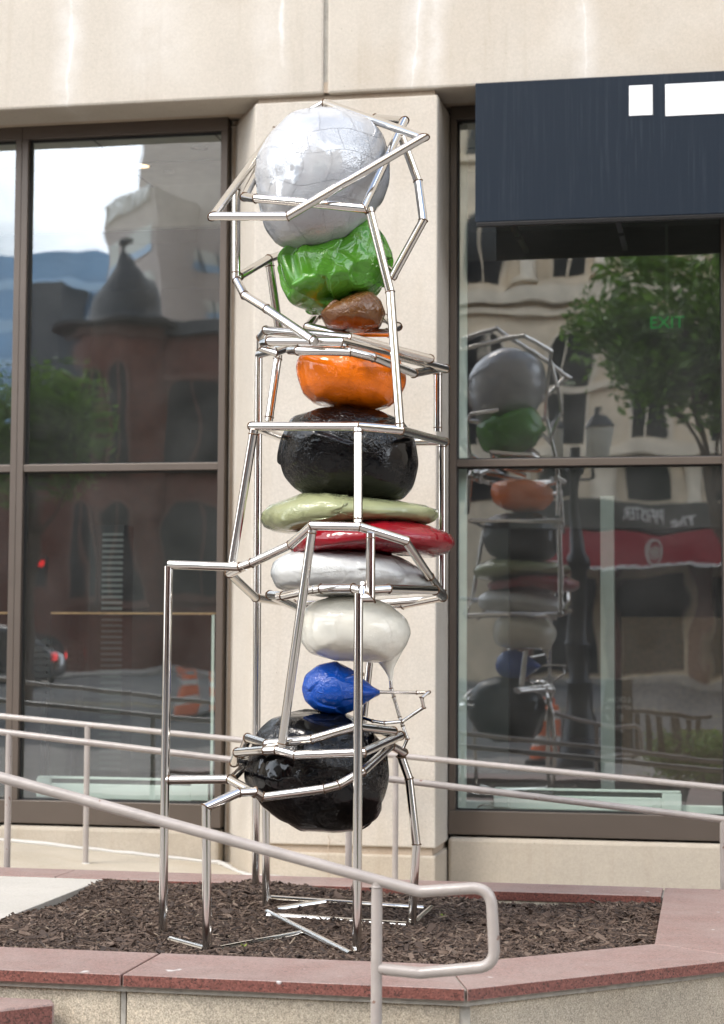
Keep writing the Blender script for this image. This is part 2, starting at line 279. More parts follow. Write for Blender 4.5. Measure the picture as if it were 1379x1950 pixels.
# ---------------------------------------------------------------- builders
def tag(o, label=None, cat=None, group=None, kind=None):
    if label: o['label'] = label
    if cat: o['category'] = cat
    if group: o['group'] = group
    if kind: o['kind'] = kind
    return o
def empty(name, loc=(0, 0, 0), **kw):
    o = bpy.data.objects.new(name, None); o.location = loc; o.empty_display_size = .1; col.objects.link(o); return tag(o, **kw)
def link(name, me, parent=None, **kw):
    o = bpy.data.objects.new(name, me); col.objects.link(o)
    if parent is not None:
        o.parent = parent; o.location = -Vector(wpos(parent))
    return tag(o, **kw)
def wpos(o):
    p = Vector((0, 0, 0))
    while o: p += o.location; o = o.parent
    return p
class MB:
    def __init__(s): s.v = []; s.f = []; s.m = []
    def add(s, v, f, mi=0):
        k = len(s.v); s.v += [tuple(p) for p in v]; s.f += [tuple(i+k for i in q) for q in f]; s.m += [mi]*len(f); return s
    def box(s, x0, x1, y0, y1, z0, z1, mi=0):
        return s.add([(x0,y0,z0),(x1,y0,z0),(x1,y1,z0),(x0,y1,z0),(x0,y0,z1),(x1,y0,z1),(x1,y1,z1),(x0,y1,z1)], [(0,3,2,1),(4,5,6,7),(0,1,5,4),(1,2,6,5),(2,3,7,6),(3,0,4,7)], mi)
    def prism(s, poly, z0, z1, mi=0, mtop=None):
        n = len(poly)
        s.add([(p[0], p[1], z0) for p in poly]+[(p[0], p[1], z1) for p in poly], [tuple(range(n))[::-1]]+[(i, (i+1) % n, n+(i+1) % n, n+i) for i in range(n)], mi)
        k = len(s.v)-n; s.f.append(tuple(range(k, k+n))); s.m.append(mi if mtop is None else mtop); return s
    def lathe(s, prof, n=20, c=(0, 0, 0), mi=0):
        v = []; f = []
        for r, z in prof:
            for i in range(n):
                a = 2*math.pi*i/n; v.append((c[0]+r*math.cos(a), c[1]+r*math.sin(a), c[2]+z))
        for j in range(len(prof)-1):
            for i in range(n): f.append((j*n+i, j*n+(i+1) % n, (j+1)*n+(i+1) % n, (j+1)*n+i))
        f.append(tuple(range(n))[::-1]); f.append(tuple(range((len(prof)-1)*n, len(prof)*n)))
        return s.add(v, f, mi)
    def tube(s, pts, r, n=14, mi=0, closed=False):
        pts = [Vector(p) for p in pts]; m = len(pts); v = []; f = []
        t0 = (pts[1]-pts[0]).normalized(); u = t0.orthogonal().normalized()
        rr = r if hasattr(r, '__len__') else [r]*m
        for i, p in enumerate(pts):
            a = pts[(i-1) % m] if (closed or i > 0) else p; b = pts[(i+1) % m] if (closed or i < m-1) else p
            t = (b-a).normalized(); u = (u-t*u.dot(t)).normalized(); q = t.cross(u)
            for k in range(n):
                an = 2*math.pi*k/n; v.append(p+(u*math.cos(an)+q*math.sin(an))*rr[i])
        for j in range(m if closed else m-1):
            for k in range(n): f.append((j*n+k, j*n+(k+1) % n, ((j+1) % m)*n+(k+1) % n, ((j+1) % m)*n+k))
        if not closed: f.append(tuple(range(n))[::-1]); f.append(tuple(range((m-1)*n, m*n)))
        return s.add(v, f, mi)
    def mesh(s, name, mats, bevel=0, smooth=False, seg=2, rnd=0):
        me = bpy.data.meshes.new(name); me.from_pydata(s.v, [], s.f)
        for x in (mats if isinstance(mats, (list, tuple)) else [mats]): me.materials.append(MAT[x])
        me.polygons.foreach_set('material_index', s.m); me.update()
        if bevel or smooth:
            bm = bmesh.new(); bm.from_mesh(me)
            bmesh.ops.recalc_face_normals(bm, faces=bm.faces)
            if bevel:
                es = [e for e in bm.edges if len(e.link_faces) == 2 and e.calc_face_angle(0) > .6]
                bmesh.ops.bevel(bm, geom=es, offset=bevel, segments=seg, profile=.5, affect='EDGES', clamp_overlap=True)
            bm.to_mesh(me); bm.free()
        if smooth:
            me.polygons.foreach_set('use_smooth', [True]*len(me.polygons)); me.set_sharp_from_angle(angle=math.radians(50))
        return me
    def build(s, name, mats, parent=None, bevel=0, smooth=False, seg=2, **kw):
        return link(name, s.mesh(name, mats, bevel, smooth, seg), parent, **kw)
def fillet(pts, rad, seg=7):
    pts = [Vector(p) for p in pts]; out = [pts[0]]
    for i in range(1, len(pts)-1):
        a, b, c = pts[i-1], pts[i], pts[i+1]; u = (a-b).normalized(); v = (c-b).normalized()
        ang = u.angle(v); d = min(rad/max(math.tan(ang/2), .05), (a-b).length*.48, (c-b).length*.48)
        if ang > math.radians(176): out.append(b); continue
        p0 = b+u*d; p1 = b+v*d
        for k in range(seg+1):
            t = k/seg; out.append(p0*(1-t)**2+b*(2*t*(1-t))+p1*t*t)
    out.append(pts[-1]); return out
def text_mesh(txt, size, mat, depth=.02, align='CENTER', shear=0):
    c = bpy.data.curves.new('lettering', 'FONT'); c.body = txt; c.size = size; c.extrude = depth; c.align_x = align; c.align_y = 'CENTER'; c.shear = shear
    o = bpy.data.objects.new('tmp', c); me = bpy.data.meshes.new_from_object(o); bpy.data.objects.remove(o); me.materials.clear(); me.materials.append(MAT[mat]); return me
def place_text(name, txt, size, mat, loc, parent, rot=(math.pi/2, 0, math.pi), depth=.02, shear=0):
    me = text_mesh(txt, size, mat, depth, shear=shear); o = link(name, me, parent); o.location = Vector(loc)-wpos(parent); o.rotation_euler = rot; return o

# ================================================================ the setting: ground and street
def ground_sheet(name, x0, x1, y0, y1, z0, z1, mat):
    return MB().add([(x0, y0, z0), (x1, y0, z0), (x1, y1, z1), (x0, y1, z1)], [(0, 1, 2, 3)]).build(name, mat, kind='structure')
ground_sheet('ground', -600, 600, -900, 60, -.6, -.6, 'sidewalk')
MB().box(-60, 60, -17, 12, -.55, 0).build('pavement', 'sidewalk', bevel=.02, kind='structure')
CURB = -17
ground_sheet('road', -250, 250, -42, CURB, .62, -.12, 'asphalt')
for yy in (-29.3, -29.9): ground_sheet('road_marking', -60, 60, yy-.06, yy+.06, -.12+(.74/25)*(-17-yy)+.012, -.12+(.74/25)*(-17-yy)+.012, 'line_paint')
MB().box(-17.6, 60, -120, -42, -.5, .76).build('pavement_far', 'sidewalk', bevel=.02, kind='structure')
MB().box(-120, -18.2, -47, -42, -.5, .76).build('pavement_corner', 'sidewalk', bevel=.02, kind='structure')

# ================================================================ office building facade
bld = empty('office_building', (-3.2, 0, 0), label='pale precast concrete office building with large bronze framed windows', cat='building')
ZS = 6.515
XJ = ony(620, 100, -.66).x
for (a, b_) in ((-14, XJ-.016), (XJ+.016, 8)):
    MB().box(a, b_, -.66, -.18, 6.50, 10.5).build('fascia_panel', 'precast_fascia', bld, bevel=.022)
MB().box(-14, 8, -.15, .3, 6.54, 24).build('upper_wall', 'precast', bld)
for a, b_ in ((-48, -14.01), (8.01, 40)): MB().box(a, b_, -.6, .3, -.4, 24).build('wing_wall', 'precast', bld)
MB().box(XJ-.016, XJ+.016, -.635, -.2, 6.53, 10.4).build('joint_sealant', 'mortar', bld)
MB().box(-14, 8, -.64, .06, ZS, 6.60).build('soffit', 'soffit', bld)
# pillar, splayed on the left, square on the right
PF = -.63
def pillar_poly(inset=0): return [(-3.785+inset*.6, PF+inset), (-2.266-inset, PF+inset), (-2.250-inset, .1), (-4.165+inset*.6, 0.02), (-4.165+inset*.6, .1)]
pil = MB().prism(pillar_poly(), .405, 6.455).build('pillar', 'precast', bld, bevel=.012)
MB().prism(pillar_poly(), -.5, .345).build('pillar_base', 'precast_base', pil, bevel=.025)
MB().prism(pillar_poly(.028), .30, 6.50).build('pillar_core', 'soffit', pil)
MB().box(-4.155, -4.135, -.10, -.02, .66, 2.0).build('caulk_smear', 'caulk', pil, bevel=.006) if False else None
P = []
for k in range(15): P.append(Vector((ony(627, 1590, PF).x+random.uniform(-.012, .012), PF-.0005, .02+k*.033)))
MB().tube(P, [random.uniform(.0015, .005) for _ in P], 5).build('crack_stain', 'soffit', pil)
# plinths under the windows
for i, (a, b_) in enumerate(((-14, -6.16), (-6.13, -4.175), (-2.243, .04), (.07, 4))):
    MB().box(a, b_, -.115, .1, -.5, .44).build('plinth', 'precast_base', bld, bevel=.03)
# windows
def window(x0, x1, name='window'):
    zb, zm0, zm1, zt = .462, 3.476, 3.538, 6.512
    wn = empty(name, ((x0+x1)/2, 0, zb)); wn.parent = bld; wn.location -= wpos(bld)
    fy0, fy1 = -.075, .07; sw = .058
    def fr(*a, nm='frame'): return MB().box(*a).build(nm, 'frame', wn, bevel=.004)
    fr(x0, x1, fy0-.012, fy1, zb, .655, nm='sill')
    fr(x0, x1, fy0, fy1, 6.40, zt, nm='head')
    fr(x0, x0+sw, fy0, fy1-.01, .656, 6.399, nm='jamb'); fr(x1-sw, x1, fy0, fy1-.01, .656, 6.399, nm='jamb')
    fr(x0+sw+.001, x1-sw-.001, fy0+.008, fy1-.012, zm0, zm1, nm='transom')
    for (za, zc) in ((.656, zm0-.001), (zm1+.001, 6.399)):
        MB().add([(x0+sw, 0, za), (x1-sw, 0, za), (x1-sw, 0, zc), (x0+sw, 0, zc)], [(0, 1, 2, 3)]).build('pane', 'pane', wn)
        g = MB(); e = .012
        for q in ((x0+sw+.001, x0+sw+e), (x1-sw-e, x1-sw-.001)): g.box(q[0], q[1], -.03, -.008, za+.001, zc-.001)
        for q in ((za+.001, za+e), (zc-e, zc-.001)): g.box(x0+sw+e, x1-sw-e, -.03, -.008, q[0], q[1])
        g.build('gasket', 'gasket', wn)
    return wn
window(-4.166-.005, -6.035)if False else None
XM = ony(38, 880, 0).x
window(XM, -4.172); window(XM-2.2, XM-.002); window(-2.244, .035); window(.037, 2.3); window(XM-4.4, XM-2.202)
# room behind the glass
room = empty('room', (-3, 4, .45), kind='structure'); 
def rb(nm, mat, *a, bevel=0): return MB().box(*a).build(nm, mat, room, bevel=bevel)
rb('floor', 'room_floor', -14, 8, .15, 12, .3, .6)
rb('ceiling', 'room_ceiling', -14, 8, .35, 3.3, 6.78, 6.95); rb('bulkhead', 'room_ceiling', -14, 8, 3.3, 3.45, 6.35, 6.95); rb('ceiling_inner', 'room_wall', -14, 8, 3.451, 12, 6.2, 6.96); rb('light_stop_slab', 'room_wall', -14, 8, .301, 12.3, 6.97, 7.2)  # top slab over all is unseen, added to stop sky light leaking in
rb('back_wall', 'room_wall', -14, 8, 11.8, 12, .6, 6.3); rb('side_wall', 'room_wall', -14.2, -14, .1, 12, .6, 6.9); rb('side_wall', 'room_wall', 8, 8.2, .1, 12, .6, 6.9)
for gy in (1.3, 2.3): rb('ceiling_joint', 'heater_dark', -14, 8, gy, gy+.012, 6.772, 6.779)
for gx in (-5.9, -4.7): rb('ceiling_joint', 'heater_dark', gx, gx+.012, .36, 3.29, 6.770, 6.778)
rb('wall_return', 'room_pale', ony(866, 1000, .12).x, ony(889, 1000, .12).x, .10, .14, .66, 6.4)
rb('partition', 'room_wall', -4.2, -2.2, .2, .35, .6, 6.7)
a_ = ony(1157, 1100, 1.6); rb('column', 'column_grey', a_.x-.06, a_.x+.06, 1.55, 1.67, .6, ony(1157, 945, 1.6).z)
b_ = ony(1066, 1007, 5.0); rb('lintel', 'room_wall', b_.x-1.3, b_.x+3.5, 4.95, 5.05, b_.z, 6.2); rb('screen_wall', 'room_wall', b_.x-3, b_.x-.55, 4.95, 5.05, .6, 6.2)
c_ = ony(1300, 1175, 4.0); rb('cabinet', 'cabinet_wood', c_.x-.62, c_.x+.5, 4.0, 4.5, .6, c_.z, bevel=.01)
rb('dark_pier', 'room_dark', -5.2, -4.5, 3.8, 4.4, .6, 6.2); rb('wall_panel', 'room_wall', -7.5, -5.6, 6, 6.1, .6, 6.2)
# low glazed screen with timber cap, heaters, lamps, exit sign, slatted stand
za = ony(230, 1166, .75).z
ls = empty('low_screen', (-5.2, .75, .6), label='low grey screen with a light timber cap behind the left window', cat='screen')
MB().box(-6.0, ony(414, 1166, .75).x, .735, .765, za-.02, za).build('cap', 'wood', ls, bevel=.004)
MB().box(-6.0, ony(404, 1166, .75).x, .742, .758, .6, za-.021).build('panel', 'screen_glass', ls)
MB().box(ony(404, 1166, .75).x+.001, ony(407, 1166, .75).x+.012, .738, .762, .6, za-.021).build('edge_trim', 'heater', ls)
ls2 = empty('low_screen', (-7.3, .75, .6), label='low grey screen with timber cap behind the window at the left edge', cat='screen')
MB().box(-8.2, -6.25, .735, .765, za-.02, za).build('cap', 'wood', ls2, bevel=.004); MB().box(-8.2, -6.25, .742, .758, .6, za-.021).build('panel', 'screen_glass', ls2)
def heater(pa, pb, ptop, pbot, lab):
    y = .30; A = ony(*pa, y); B = ony(*pb, y); zt = ony(*ptop, y).z; zb = .60; x0, x1 = A.x, B.x; h = zt-zb
    t = empty('baseboard_heater', ((x0+x1)/2, y, zb), label=lab, cat='heater', group='white baseboard heaters inside the windows')
    MB().box(x0+.13, x1-.16, y-.005, y+.055, zb+.045, zt-.06).build('front_cover', 'heater', t, bevel=.006)
    MB().box(x0+.01, x1-.01, y-.012, y+.06, zt-.018, zt).build('top_rail', 'heater', t, bevel=.005)
    MB().box(x0+.1, x1-.1, y+.03, y+.05, zt-.06, zt-.018).build('grille', 'heater_dark', t)
    for q in ((x0, x0+.129), (x1-.159, x1)): MB().box(q[0], q[1], y-.01, y+.058, zb+.05, zt-.019).build('end_cap', 'heater', t, bevel=.008)
    MB().box(x0+.02, x1+.1, y+.0, y+.05, zb-.06, zb+.03).build('base', 'heater', t, bevel=.004)
heater((70, 1478), (398, 1490), (230, 1481), (230, 1560), 'white baseboard heater inside the left window')
heater((940, 1500), (1298, 1510), (1120, 1503), (1120, 1560), 'white baseboard heater inside the right window')
MB().box(-2.2, .0, .36, .40, .5, .70).build('sill_duct', 'heater', None, bevel=.006, label='white sill duct running behind the right window heater', cat='duct')
cb = ony(935, 1532, .3); MB().tube(fillet([cb, cb+Vector((-.06, 0, .0)), cb+Vector((-.11, 0, -.02)), cb+Vector((-.13, 0, -.1))], .06), .006, 8).build('heater_cable', 'chrome', None, smooth=True, label='short grey cable feeding the right window heater', cat='cable')
def downlight(px, py, r, lit, lab):
    p = onz(px, py, 6.78)
    t = empty('downlight', p, label=lab, cat='downlight', group='recessed downlights in the room ceiling')
    MB().lathe([(r*.75, .02), (r*.8, -.004), (r, -.006), (r*1.02, 0)], 24, p).build('trim', 'chrome', t, smooth=True)
    MB().lathe([(r*.74, -.003), (r*.74, .004)], 24, p).build('bulb', 'lamp_glow' if lit else 'chrome', t)
downlight(380, 281, .085, False, 'unlit chrome downlight in the ceiling corner'); downlight(270, 316, .10, True, 'glowing warm downlight in the ceiling'); downlight(322, 326, .06, False, 'small unlit downlight nearest the bulkhead')
ex = mir(0, 0, 1)
def exit_sign(px, py, lab, dist=5):
    p = ony(px, py, dist); t = empty('exit_sign', p, label=lab, cat='exit sign')
    MB().box(p.x-.16, p.x+.16, p.y+.01, p.y+.05, p.z-.10, p.z+.10).build('case', 'exit_case', t, bevel=.008)
    MB().box(p.x-.012, p.x+.012, p.y+.02, p.y+.04, p.z+.10, 6.21).build('stem', 'exit_case', t)
    place_text('lettering', 'EXIT', .17, 'exit_green', (p.x, p.y, p.z), t, rot=(math.pi/2, 0, 0), depth=.004)
exit_sign(1270, 615, 'green EXIT sign glowing behind the upper right window', 3.4)
st = ony(205, 1000, 2.2); sb_ = .6
t = empty('slatted_stand', (st.x, 2.2, .6), label='tall dark stand with many pale horizontal slats behind the left window', cat='stand')
MB().box(st.x-.17, st.x+.17, 2.2, 2.5, .6, st.z).build('back', 'room_dark', t)
for k in range(42):
    z = .75+k*(st.z-.8)/42; MB().box(st.x-.04, st.x+.17, 2.165, 2.195, z, z+.026).build('slat', 'slat_grey', t)
for xx, lab in ((85, 'short dark slatted stand, leftmost behind the left window'), (143, 'short dark slatted stand beside the tall one')):
    s2 = ony(xx, 1215, 2.0); t = empty('slatted_stand', (s2.x, 2.0, .6), label=lab, cat='stand')
    for k in range(9): MB().box(s2.x-.09, s2.x+.09, 1.98, 2.0, s2.z-.06-k*.065, s2.z-.02-k*.065).build('slat', 'room_dark', t)
    MB().box(s2.x-.02, s2.x+.02, 2.001, 2.03, .6, s2.z).build('post', 'room_dark', t)

# ================================================================ navy sign board
SY = -.70
def SP(x, y): return ony(x, y, SY)
sx0 = SP(905, 300).x; sz1 = SP(1000, 153.5).z; sz0 = SP(1000, 420).z
sg = empty('sign_board', (sx0+1.5, SY, sz0), label='navy blue sign board with white block marks above the right window', cat='sign')
MB().box(sx0, 3.4, SY, SY+.035, sz0, sz1).build('board', 'navy', sg, bevel=.006)
MB().box(sx0+.01, 3.39, SY+.002, SY+.04, sz0-.035, sz0-.002).build('bottom_lip', 'black_metal', sg, bevel=.004)
for k in range(4): MB().box(sx0+.25+k*.85, sx0+.29+k*.85, SY+.036, -.61 if k < 0 else -.06, sz0+.01, sz0+.05).build('bracket', 'black_metal', sg)
a0 = SP(1198, 163); a1 = SP(1243, 219); MB().box(a0.x, a1.x, SY-.006, SY-.001, a1.z, a0.z-.003).build('white_square', 'white_paint', sg, bevel=.012)
a0 = SP(1267, 160); a1 = SP(1400, 213); MB().box(a0.x, a0.x+1.7, SY-.006, SY-.001, a1.z-.01, a0.z-.003).build('white_bar', 'white_paint', sg, bevel=.012)

# ================================================================ ramp, its railings
def rz(x): return .146-.072*(x+3.78)
MB().add([(-9, -2.95, -.5), (1.5, -2.95, -.5), (1.5, -.0, -.5), (-9, 0, -.5), (-9, -2.95, rz(-9)), (1.5, -2.95, rz(1.5)), (1.5, 0, rz(1.5)), (-9, 0, rz(-9))],
         [(0, 3, 2, 1), (4, 5, 6, 7), (0, 1, 5, 4), (1, 2, 6, 5), (2, 3, 7, 6), (3, 0, 4, 7)]).build('ramp', 'ramp_concrete', None, kind='structure')
cl = MB()
for pts in ([(-9, -.125), (-6.3, -.125), (-4.16, -.125), (-3.79, -.64), (-2.2, -.64)],):
    P = [Vector((x, y-.008, rz(x)+.004)) for x, y in pts]; Q = []
    for i in range(len(P)-1):
        for k in range(14): Q.append(P[i].lerp(P[i+1], k/14)+Vector((0, random.uniform(-.012, .004), random.uniform(-.004, .004))))
    cl.tube(Q, [random.uniform(.016, .028) for _ in Q], 6)
cl.build('caulk_line', 'caulk', bpy.data.objects['ramp'], smooth=True)
def railing(Y, zl, zr, posts, lab, x0=-9.0, x1=2.0, r=.0235):
    (xa, za_), (xb, zb_) = zl, zr; k = (zb_-za_)/(xb-xa); zz = lambda x: za_+k*(x-xa)
    t = empty('ramp_railing', (xa, Y, rz(xa)), label=lab, cat='railing')
    MB().tube([(x0, Y, zz(x0)), (x1, Y, zz(x1))], r, 16).build('rail', 'rail_paint', t, smooth=True)
    for x in posts:
        MB().tube([(x, Y, rz(x)-.05), (x, Y, zz(x)-r*.4)], r, 16).build('post', 'rail_paint', t, smooth=True)
        MB().lathe([(r*1.6, 0), (r*1.5, .004), (r*1.02, .007)], 16, (x, Y, rz(x)-.002)).build('grout_ring', 'caulk', t)
YF = -.88; YN = -2.78
pf = [ony(165, 1500, YF).x, ony(753, 1560, YF).x, ony(-420, 1500, YF).x, ony(1520, 1560, YF).x]
pn = [ony(16, 1500, YN).x, ony(664, 1600, YN).x, ony(1378, 1640, YN).x]
A, B = ony(0, 1363.5, YF), ony(1379, 1501, YF)
railing(YF, (A.x, A.z), (B.x, B.z), pf, 'taupe pipe railing on the building side of the ramp, farther from the planter')
A, B = ony(0, 1393.5, YN), ony(1379, 1561, YN)
railing(YN, (A.x, A.z), (B.x, B.z), pn, 'taupe pipe railing just behind the planter, on the near side of the ramp')

# ================================================================ planter
ZC, ZM = .46, .40
pl = empty('planter', (-2.2, -4.7, 0), label='raised planter bed with red granite coping on a concrete wall', cat='planter')
yi, yo, ybi, ybo = -6.06, -6.68, -3.36, -2.95      # inner / outer front, inner / outer back
def cop(poly, nm='coping_stone'): return MB().prism(poly, ZC-.058, ZC, 1, 0).build(nm, ['granite_top', 'granite_face'], pl, bevel=.0035, seg=1)
g_ = .006
xj = ony(242, 1850, 0).x; jf = onz(242, 1850, ZC).x
jin = onz(300, 1818, ZC).x
def front(x0, x1, x0i=None, x1i=None): return [(x0, yo), (x1, yo), (x1 if x1i is None else x1i, yi), (x0 if x0i is None else x0i, yi)]
cop(front(-6.5, jf-.5 if False else -4.9)); cop(front(-4.893, jf-g_)); 
CIN, COUT = onz(850, 1837, ZC), onz(887, 1884, ZC)
cop(front(jf+g_, COUT.x-g_, None, CIN.x-g_))
RIN, ROUT = onz(1246, 1797, ZC), onz(1379, 1830, ZC)
d_ = Vector((ROUT.x-COUT.x, ROUT.y-yo, 0)).normalized()
o1 = (COUT.x+d_.x*1.72, yo+d_.y*1.72)
cop([(COUT.x+g_, yo+.004), o1, (RIN.x+.005, RIN.y-.003), (CIN.x+g_, yi+.003)])
XR = onz(1262, 1703, ZC).x
cop([(RIN.x+.002, RIN.y+.008), (o1[0]+.004, o1[1]+.01), (o1[0]+.3, o1[1]+.3), (o1[0]+.3, ybo), (XR+.004, ybo)])
for (x0, x1) in ((-6.4, -4.42), (-4.413, -2.4), (-2.393, XR-.006)): cop([(x0, ybi), (x1, ybi), (x1, ybo), (x0, ybo)])
# grout in the joints (dark) and mortar bed under the coping
MB().prism([(-6.4, yo+.03), (COUT.x, yo+.03), (o1[0]-.03, o1[1]+.03), (RIN.x+.03, RIN.y), (CIN.x, yi-.03), (-6.4, yi-.03)], ZC-.085, ZC-.012).build('mortar_bed', 'mortar', pl)
MB().box(-6.3, XR+.1, ybi+.03, ybo-.03, ZC-.085, ZC-.012).build('mortar_bed', 'mortar', pl)
WI = .05
def wall(poly, nm='wall_block'): return MB().prism(poly, -.3, ZC-.075).build(nm, 'aggregate', pl, bevel=.02)
cxo = COUT.x-.02
wall([(-6.5, yo+WI), (jf-.02, yo+WI), (jf-.02, yi-.05), (-6.5, yi-.05)])
wall([(jf+.005, yo+WI), (cxo-.012, yo+WI), (CIN.x, yi-.05), (jf+.005, yi-.05)])
nrm = Vector((-d_.y, d_.x, 0))*WI
wall([(cxo+.008, yo+WI+.004), (o1[0]+nrm.x, o1[1]+nrm.y), (RIN.x+.1, RIN.y), (CIN.x+.1, yi-.04)])
wall([(o1[0]+nrm.x+.01, o1[1]+.06), (o1[0]+.24, o1[1]+.3), (o1[0]+.24, ybo-.04), (XR+.06, ybo-.04), (XR+.06, RIN.y+.05)])
MB().box(-6.4, XR+.1, ybi+.01, ybo-.02, -.3, ZC-.06).build('back_wall', 'aggregate', pl)
MB().box(jf-.019, jf+.004, yo+WI+.006, yi-.06, -.3, ZC-.08).build('joint_filler', 'mortar', pl)
MB().box(cxo-.03, cxo+.03, yo+WI+.012, yi-.1, -.3, ZC-.08).build('joint_filler', 'mortar', pl)
# concrete pad on the left
XP = onz(200, 1672, ZC).x
MB().box(-6.4, XP, yi+.5, ybi-.004, -.2, ZC-.004).build('concrete_pad', 'pavement', None, bevel=.006, kind='structure')
# red granite block, lower left
gzt = ony(98, 1904, -6.70).z; GA, GBk, GL = onz(104, 1910, gzt), ony(99, 1904, -6.685), onz(-70, 1930, gzt)
MB().prism([(GL.x, GL.y), (GA.x, GA.y), (GBk.x, -6.685), (GL.x-.4, -6.685)], -.2, gzt, 1, 0).build('granite_block', ['granite_top', 'granite_face'], None, bevel=.012, label='dark red granite block in the lower left corner, against the planter wall', cat='stone block')
# mulch
def zmulch(x, y): return ZM+.032*min(1, max(0, (y+4.1)/.6))*min(1, max(0, (-1.9-x)/.8))+.02*min(1, max(0, (-3.2-x)/.6))+.018*math.sin(x*2.1+1)*math.cos(y*1.7)+.012*math.sin(x*5.3+y*4.1)
bed = [(-6.0, yi-.02), (CIN.x, yi-.02), (RIN.x+.01, RIN.y), (XR+.01, ybi+.02), (-6.0, ybi+.02)]
def inside(x, y):
    if y < yi or y > ybi or x > XR: return False
    if x > CIN.x and (y-yi) < (x-CIN.x)*(RIN.y-yi)/(RIN.x-CIN.x): return False
    if x < XP+.0 and y > yi+.5: return False
    return x > -5.2
mbm = MB(); nx, ny = 90, 60
gv = [(-5.4+(XR+5.5)*i/nx, yi-.04+(ybi-yi+.08)*j/ny) for j in range(ny+1) for i in range(nx+1)]
MBv = [(x, y, zmulch(x, y)-.012) for x, y in gv]
mbm.add(MBv, [(j*(nx+1)+i, j*(nx+1)+i+1, (j+1)*(nx+1)+i+1, (j+1)*(nx+1)+i) for j in range(ny) for i in range(nx) if inside(*gv[j*(nx+1)+i]) or inside(*gv[(j+1)*(nx+1)+i+1])])
mbm.build('mulch_bed', 'mulch_soil', None, smooth=True, kind='structure')
def chips(n):
    vs_ = []; fs = []
    base = np.array([(-1,-1,-1),(1,-1,-1),(1,1,-1),(-1,1,-1),(-1,-1,1),(1,-1,1),(1,1,1),(-1,1,1)], float)
    fb = np.array([(0,3,2,1),(4,5,6,7),(0,1,5,4),(1,2,6,5),(2,3,7,6),(3,0,4,7)])
    k = 0
    while k < n:
        x = random.uniform(-5.2, XR); y = random.uniform(yi, ybi)
        if not inside(x, y): continue
        if y > -4.2 and random.random() < .25: continue
        s = random.random()
        ln = random.uniform(.006, .018) if s < .6 else random.uniform(.014, .032) if s < .955 else random.uniform(.03, .065)
        wd = ln*random.uniform(.14, .36); th = random.uniform(.0015, .0045)
        b = base*np.array([ln, wd, th]); b[[1, 2, 5, 6], 1] *= random.uniform(.2, 1); b[[0, 3, 4, 7], 1] *= random.uniform(.4, 1)
        yaw = random.uniform(0, 6.283) if random.random() < .4 else random.gauss(.25, .9); pt = random.gauss(0, .30); ro = random.gauss(0, .5)
        R = np.array((Matrix.Rotation(yaw, 3, 'Z') @ Matrix.Rotation(pt, 3, 'Y') @ Matrix.Rotation(ro, 3, 'X')))
        vs_.append(b @ R.T + np.array([x, y, zmulch(x, y)+random.uniform(-.006, .016)])); fs.append(fb+8*k); k += 1
    V = np.concatenate(vs_); Fa = np.concatenate(fs)
    me = bpy.data.meshes.new('mulch_chips'); me.from_pydata(V.tolist(), [], Fa.tolist()); me.materials.append(MAT['mulch']); return me
link('mulch_chips', chips(50000), None, label='dark brown shredded bark mulch covering the planter bed', cat='mulch', kind='stuff')
for (px, py, lab) in ((230, 1686, 'tiny green seedling in the mulch near the back corner of the concrete pad'), (465, 1803, 'tiny green seedling in the mulch just right of the two front sculpture legs'), (843, 1745, 'tiny green seedling in the mulch right of the handrail post'), (14, 1790, 'tiny green seedling in the mulch at the left edge of the picture')):
    p = onz(px, py, ZM+.03); m = MB()
    for k in range(5):
        a = random.uniform(0, 6.28); d = Vector((math.cos(a), math.sin(a), .7))*.022; s = Vector((-math.sin(a), math.cos(a), 0))*.008
        m.add([p, p+d*.5+s, p+d, p+d*.5-s], [(0, 1, 2, 3)])
    m.build('seedling', 'leaf_yellow', None, label=lab, cat='seedling', group='seedlings in the mulch')

# ================================================================ front handrail
Y_F = -7.2; RF = .0255
def fp(x, y): return ony(x, y, Y_F)
fr_ = empty('handrail', fp(718, 1900), label='taupe pipe handrail with a squared end loop in front of the planter', cat='handrail')
pts = [fp(-260, 1409), fp(0, 1480), fp(718, 1676), fp(800, 1698), fp(935, 1689), fp(943, 1840), fp(800, 1853), fp(722, 1845)]
MB().tube(fillet(pts, .085, 8), RF, 18).build('rail', 'rail_paint', fr_, smooth=True)
pb = fp(718, 1676); MB().tube([(pb.x, Y_F, -.02), (pb.x, Y_F, pb.z-.006)], RF*.98, 18).build('post', 'rail_paint', fr_, smooth=True)
MB().lathe([(RF*1.04, 0), (RF*1.12, .004), (RF*1.04, .008)], 18, (pb.x, Y_F, pb.z-.033)).build('weld_ring', 'rail_paint', fr_, smooth=True)
MB().lathe([(.055, 0), (.055, .008), (.03, .012)], 18, (pb.x, Y_F, 0)).build('base_flange', 'rail_paint', fr_, smooth=True)

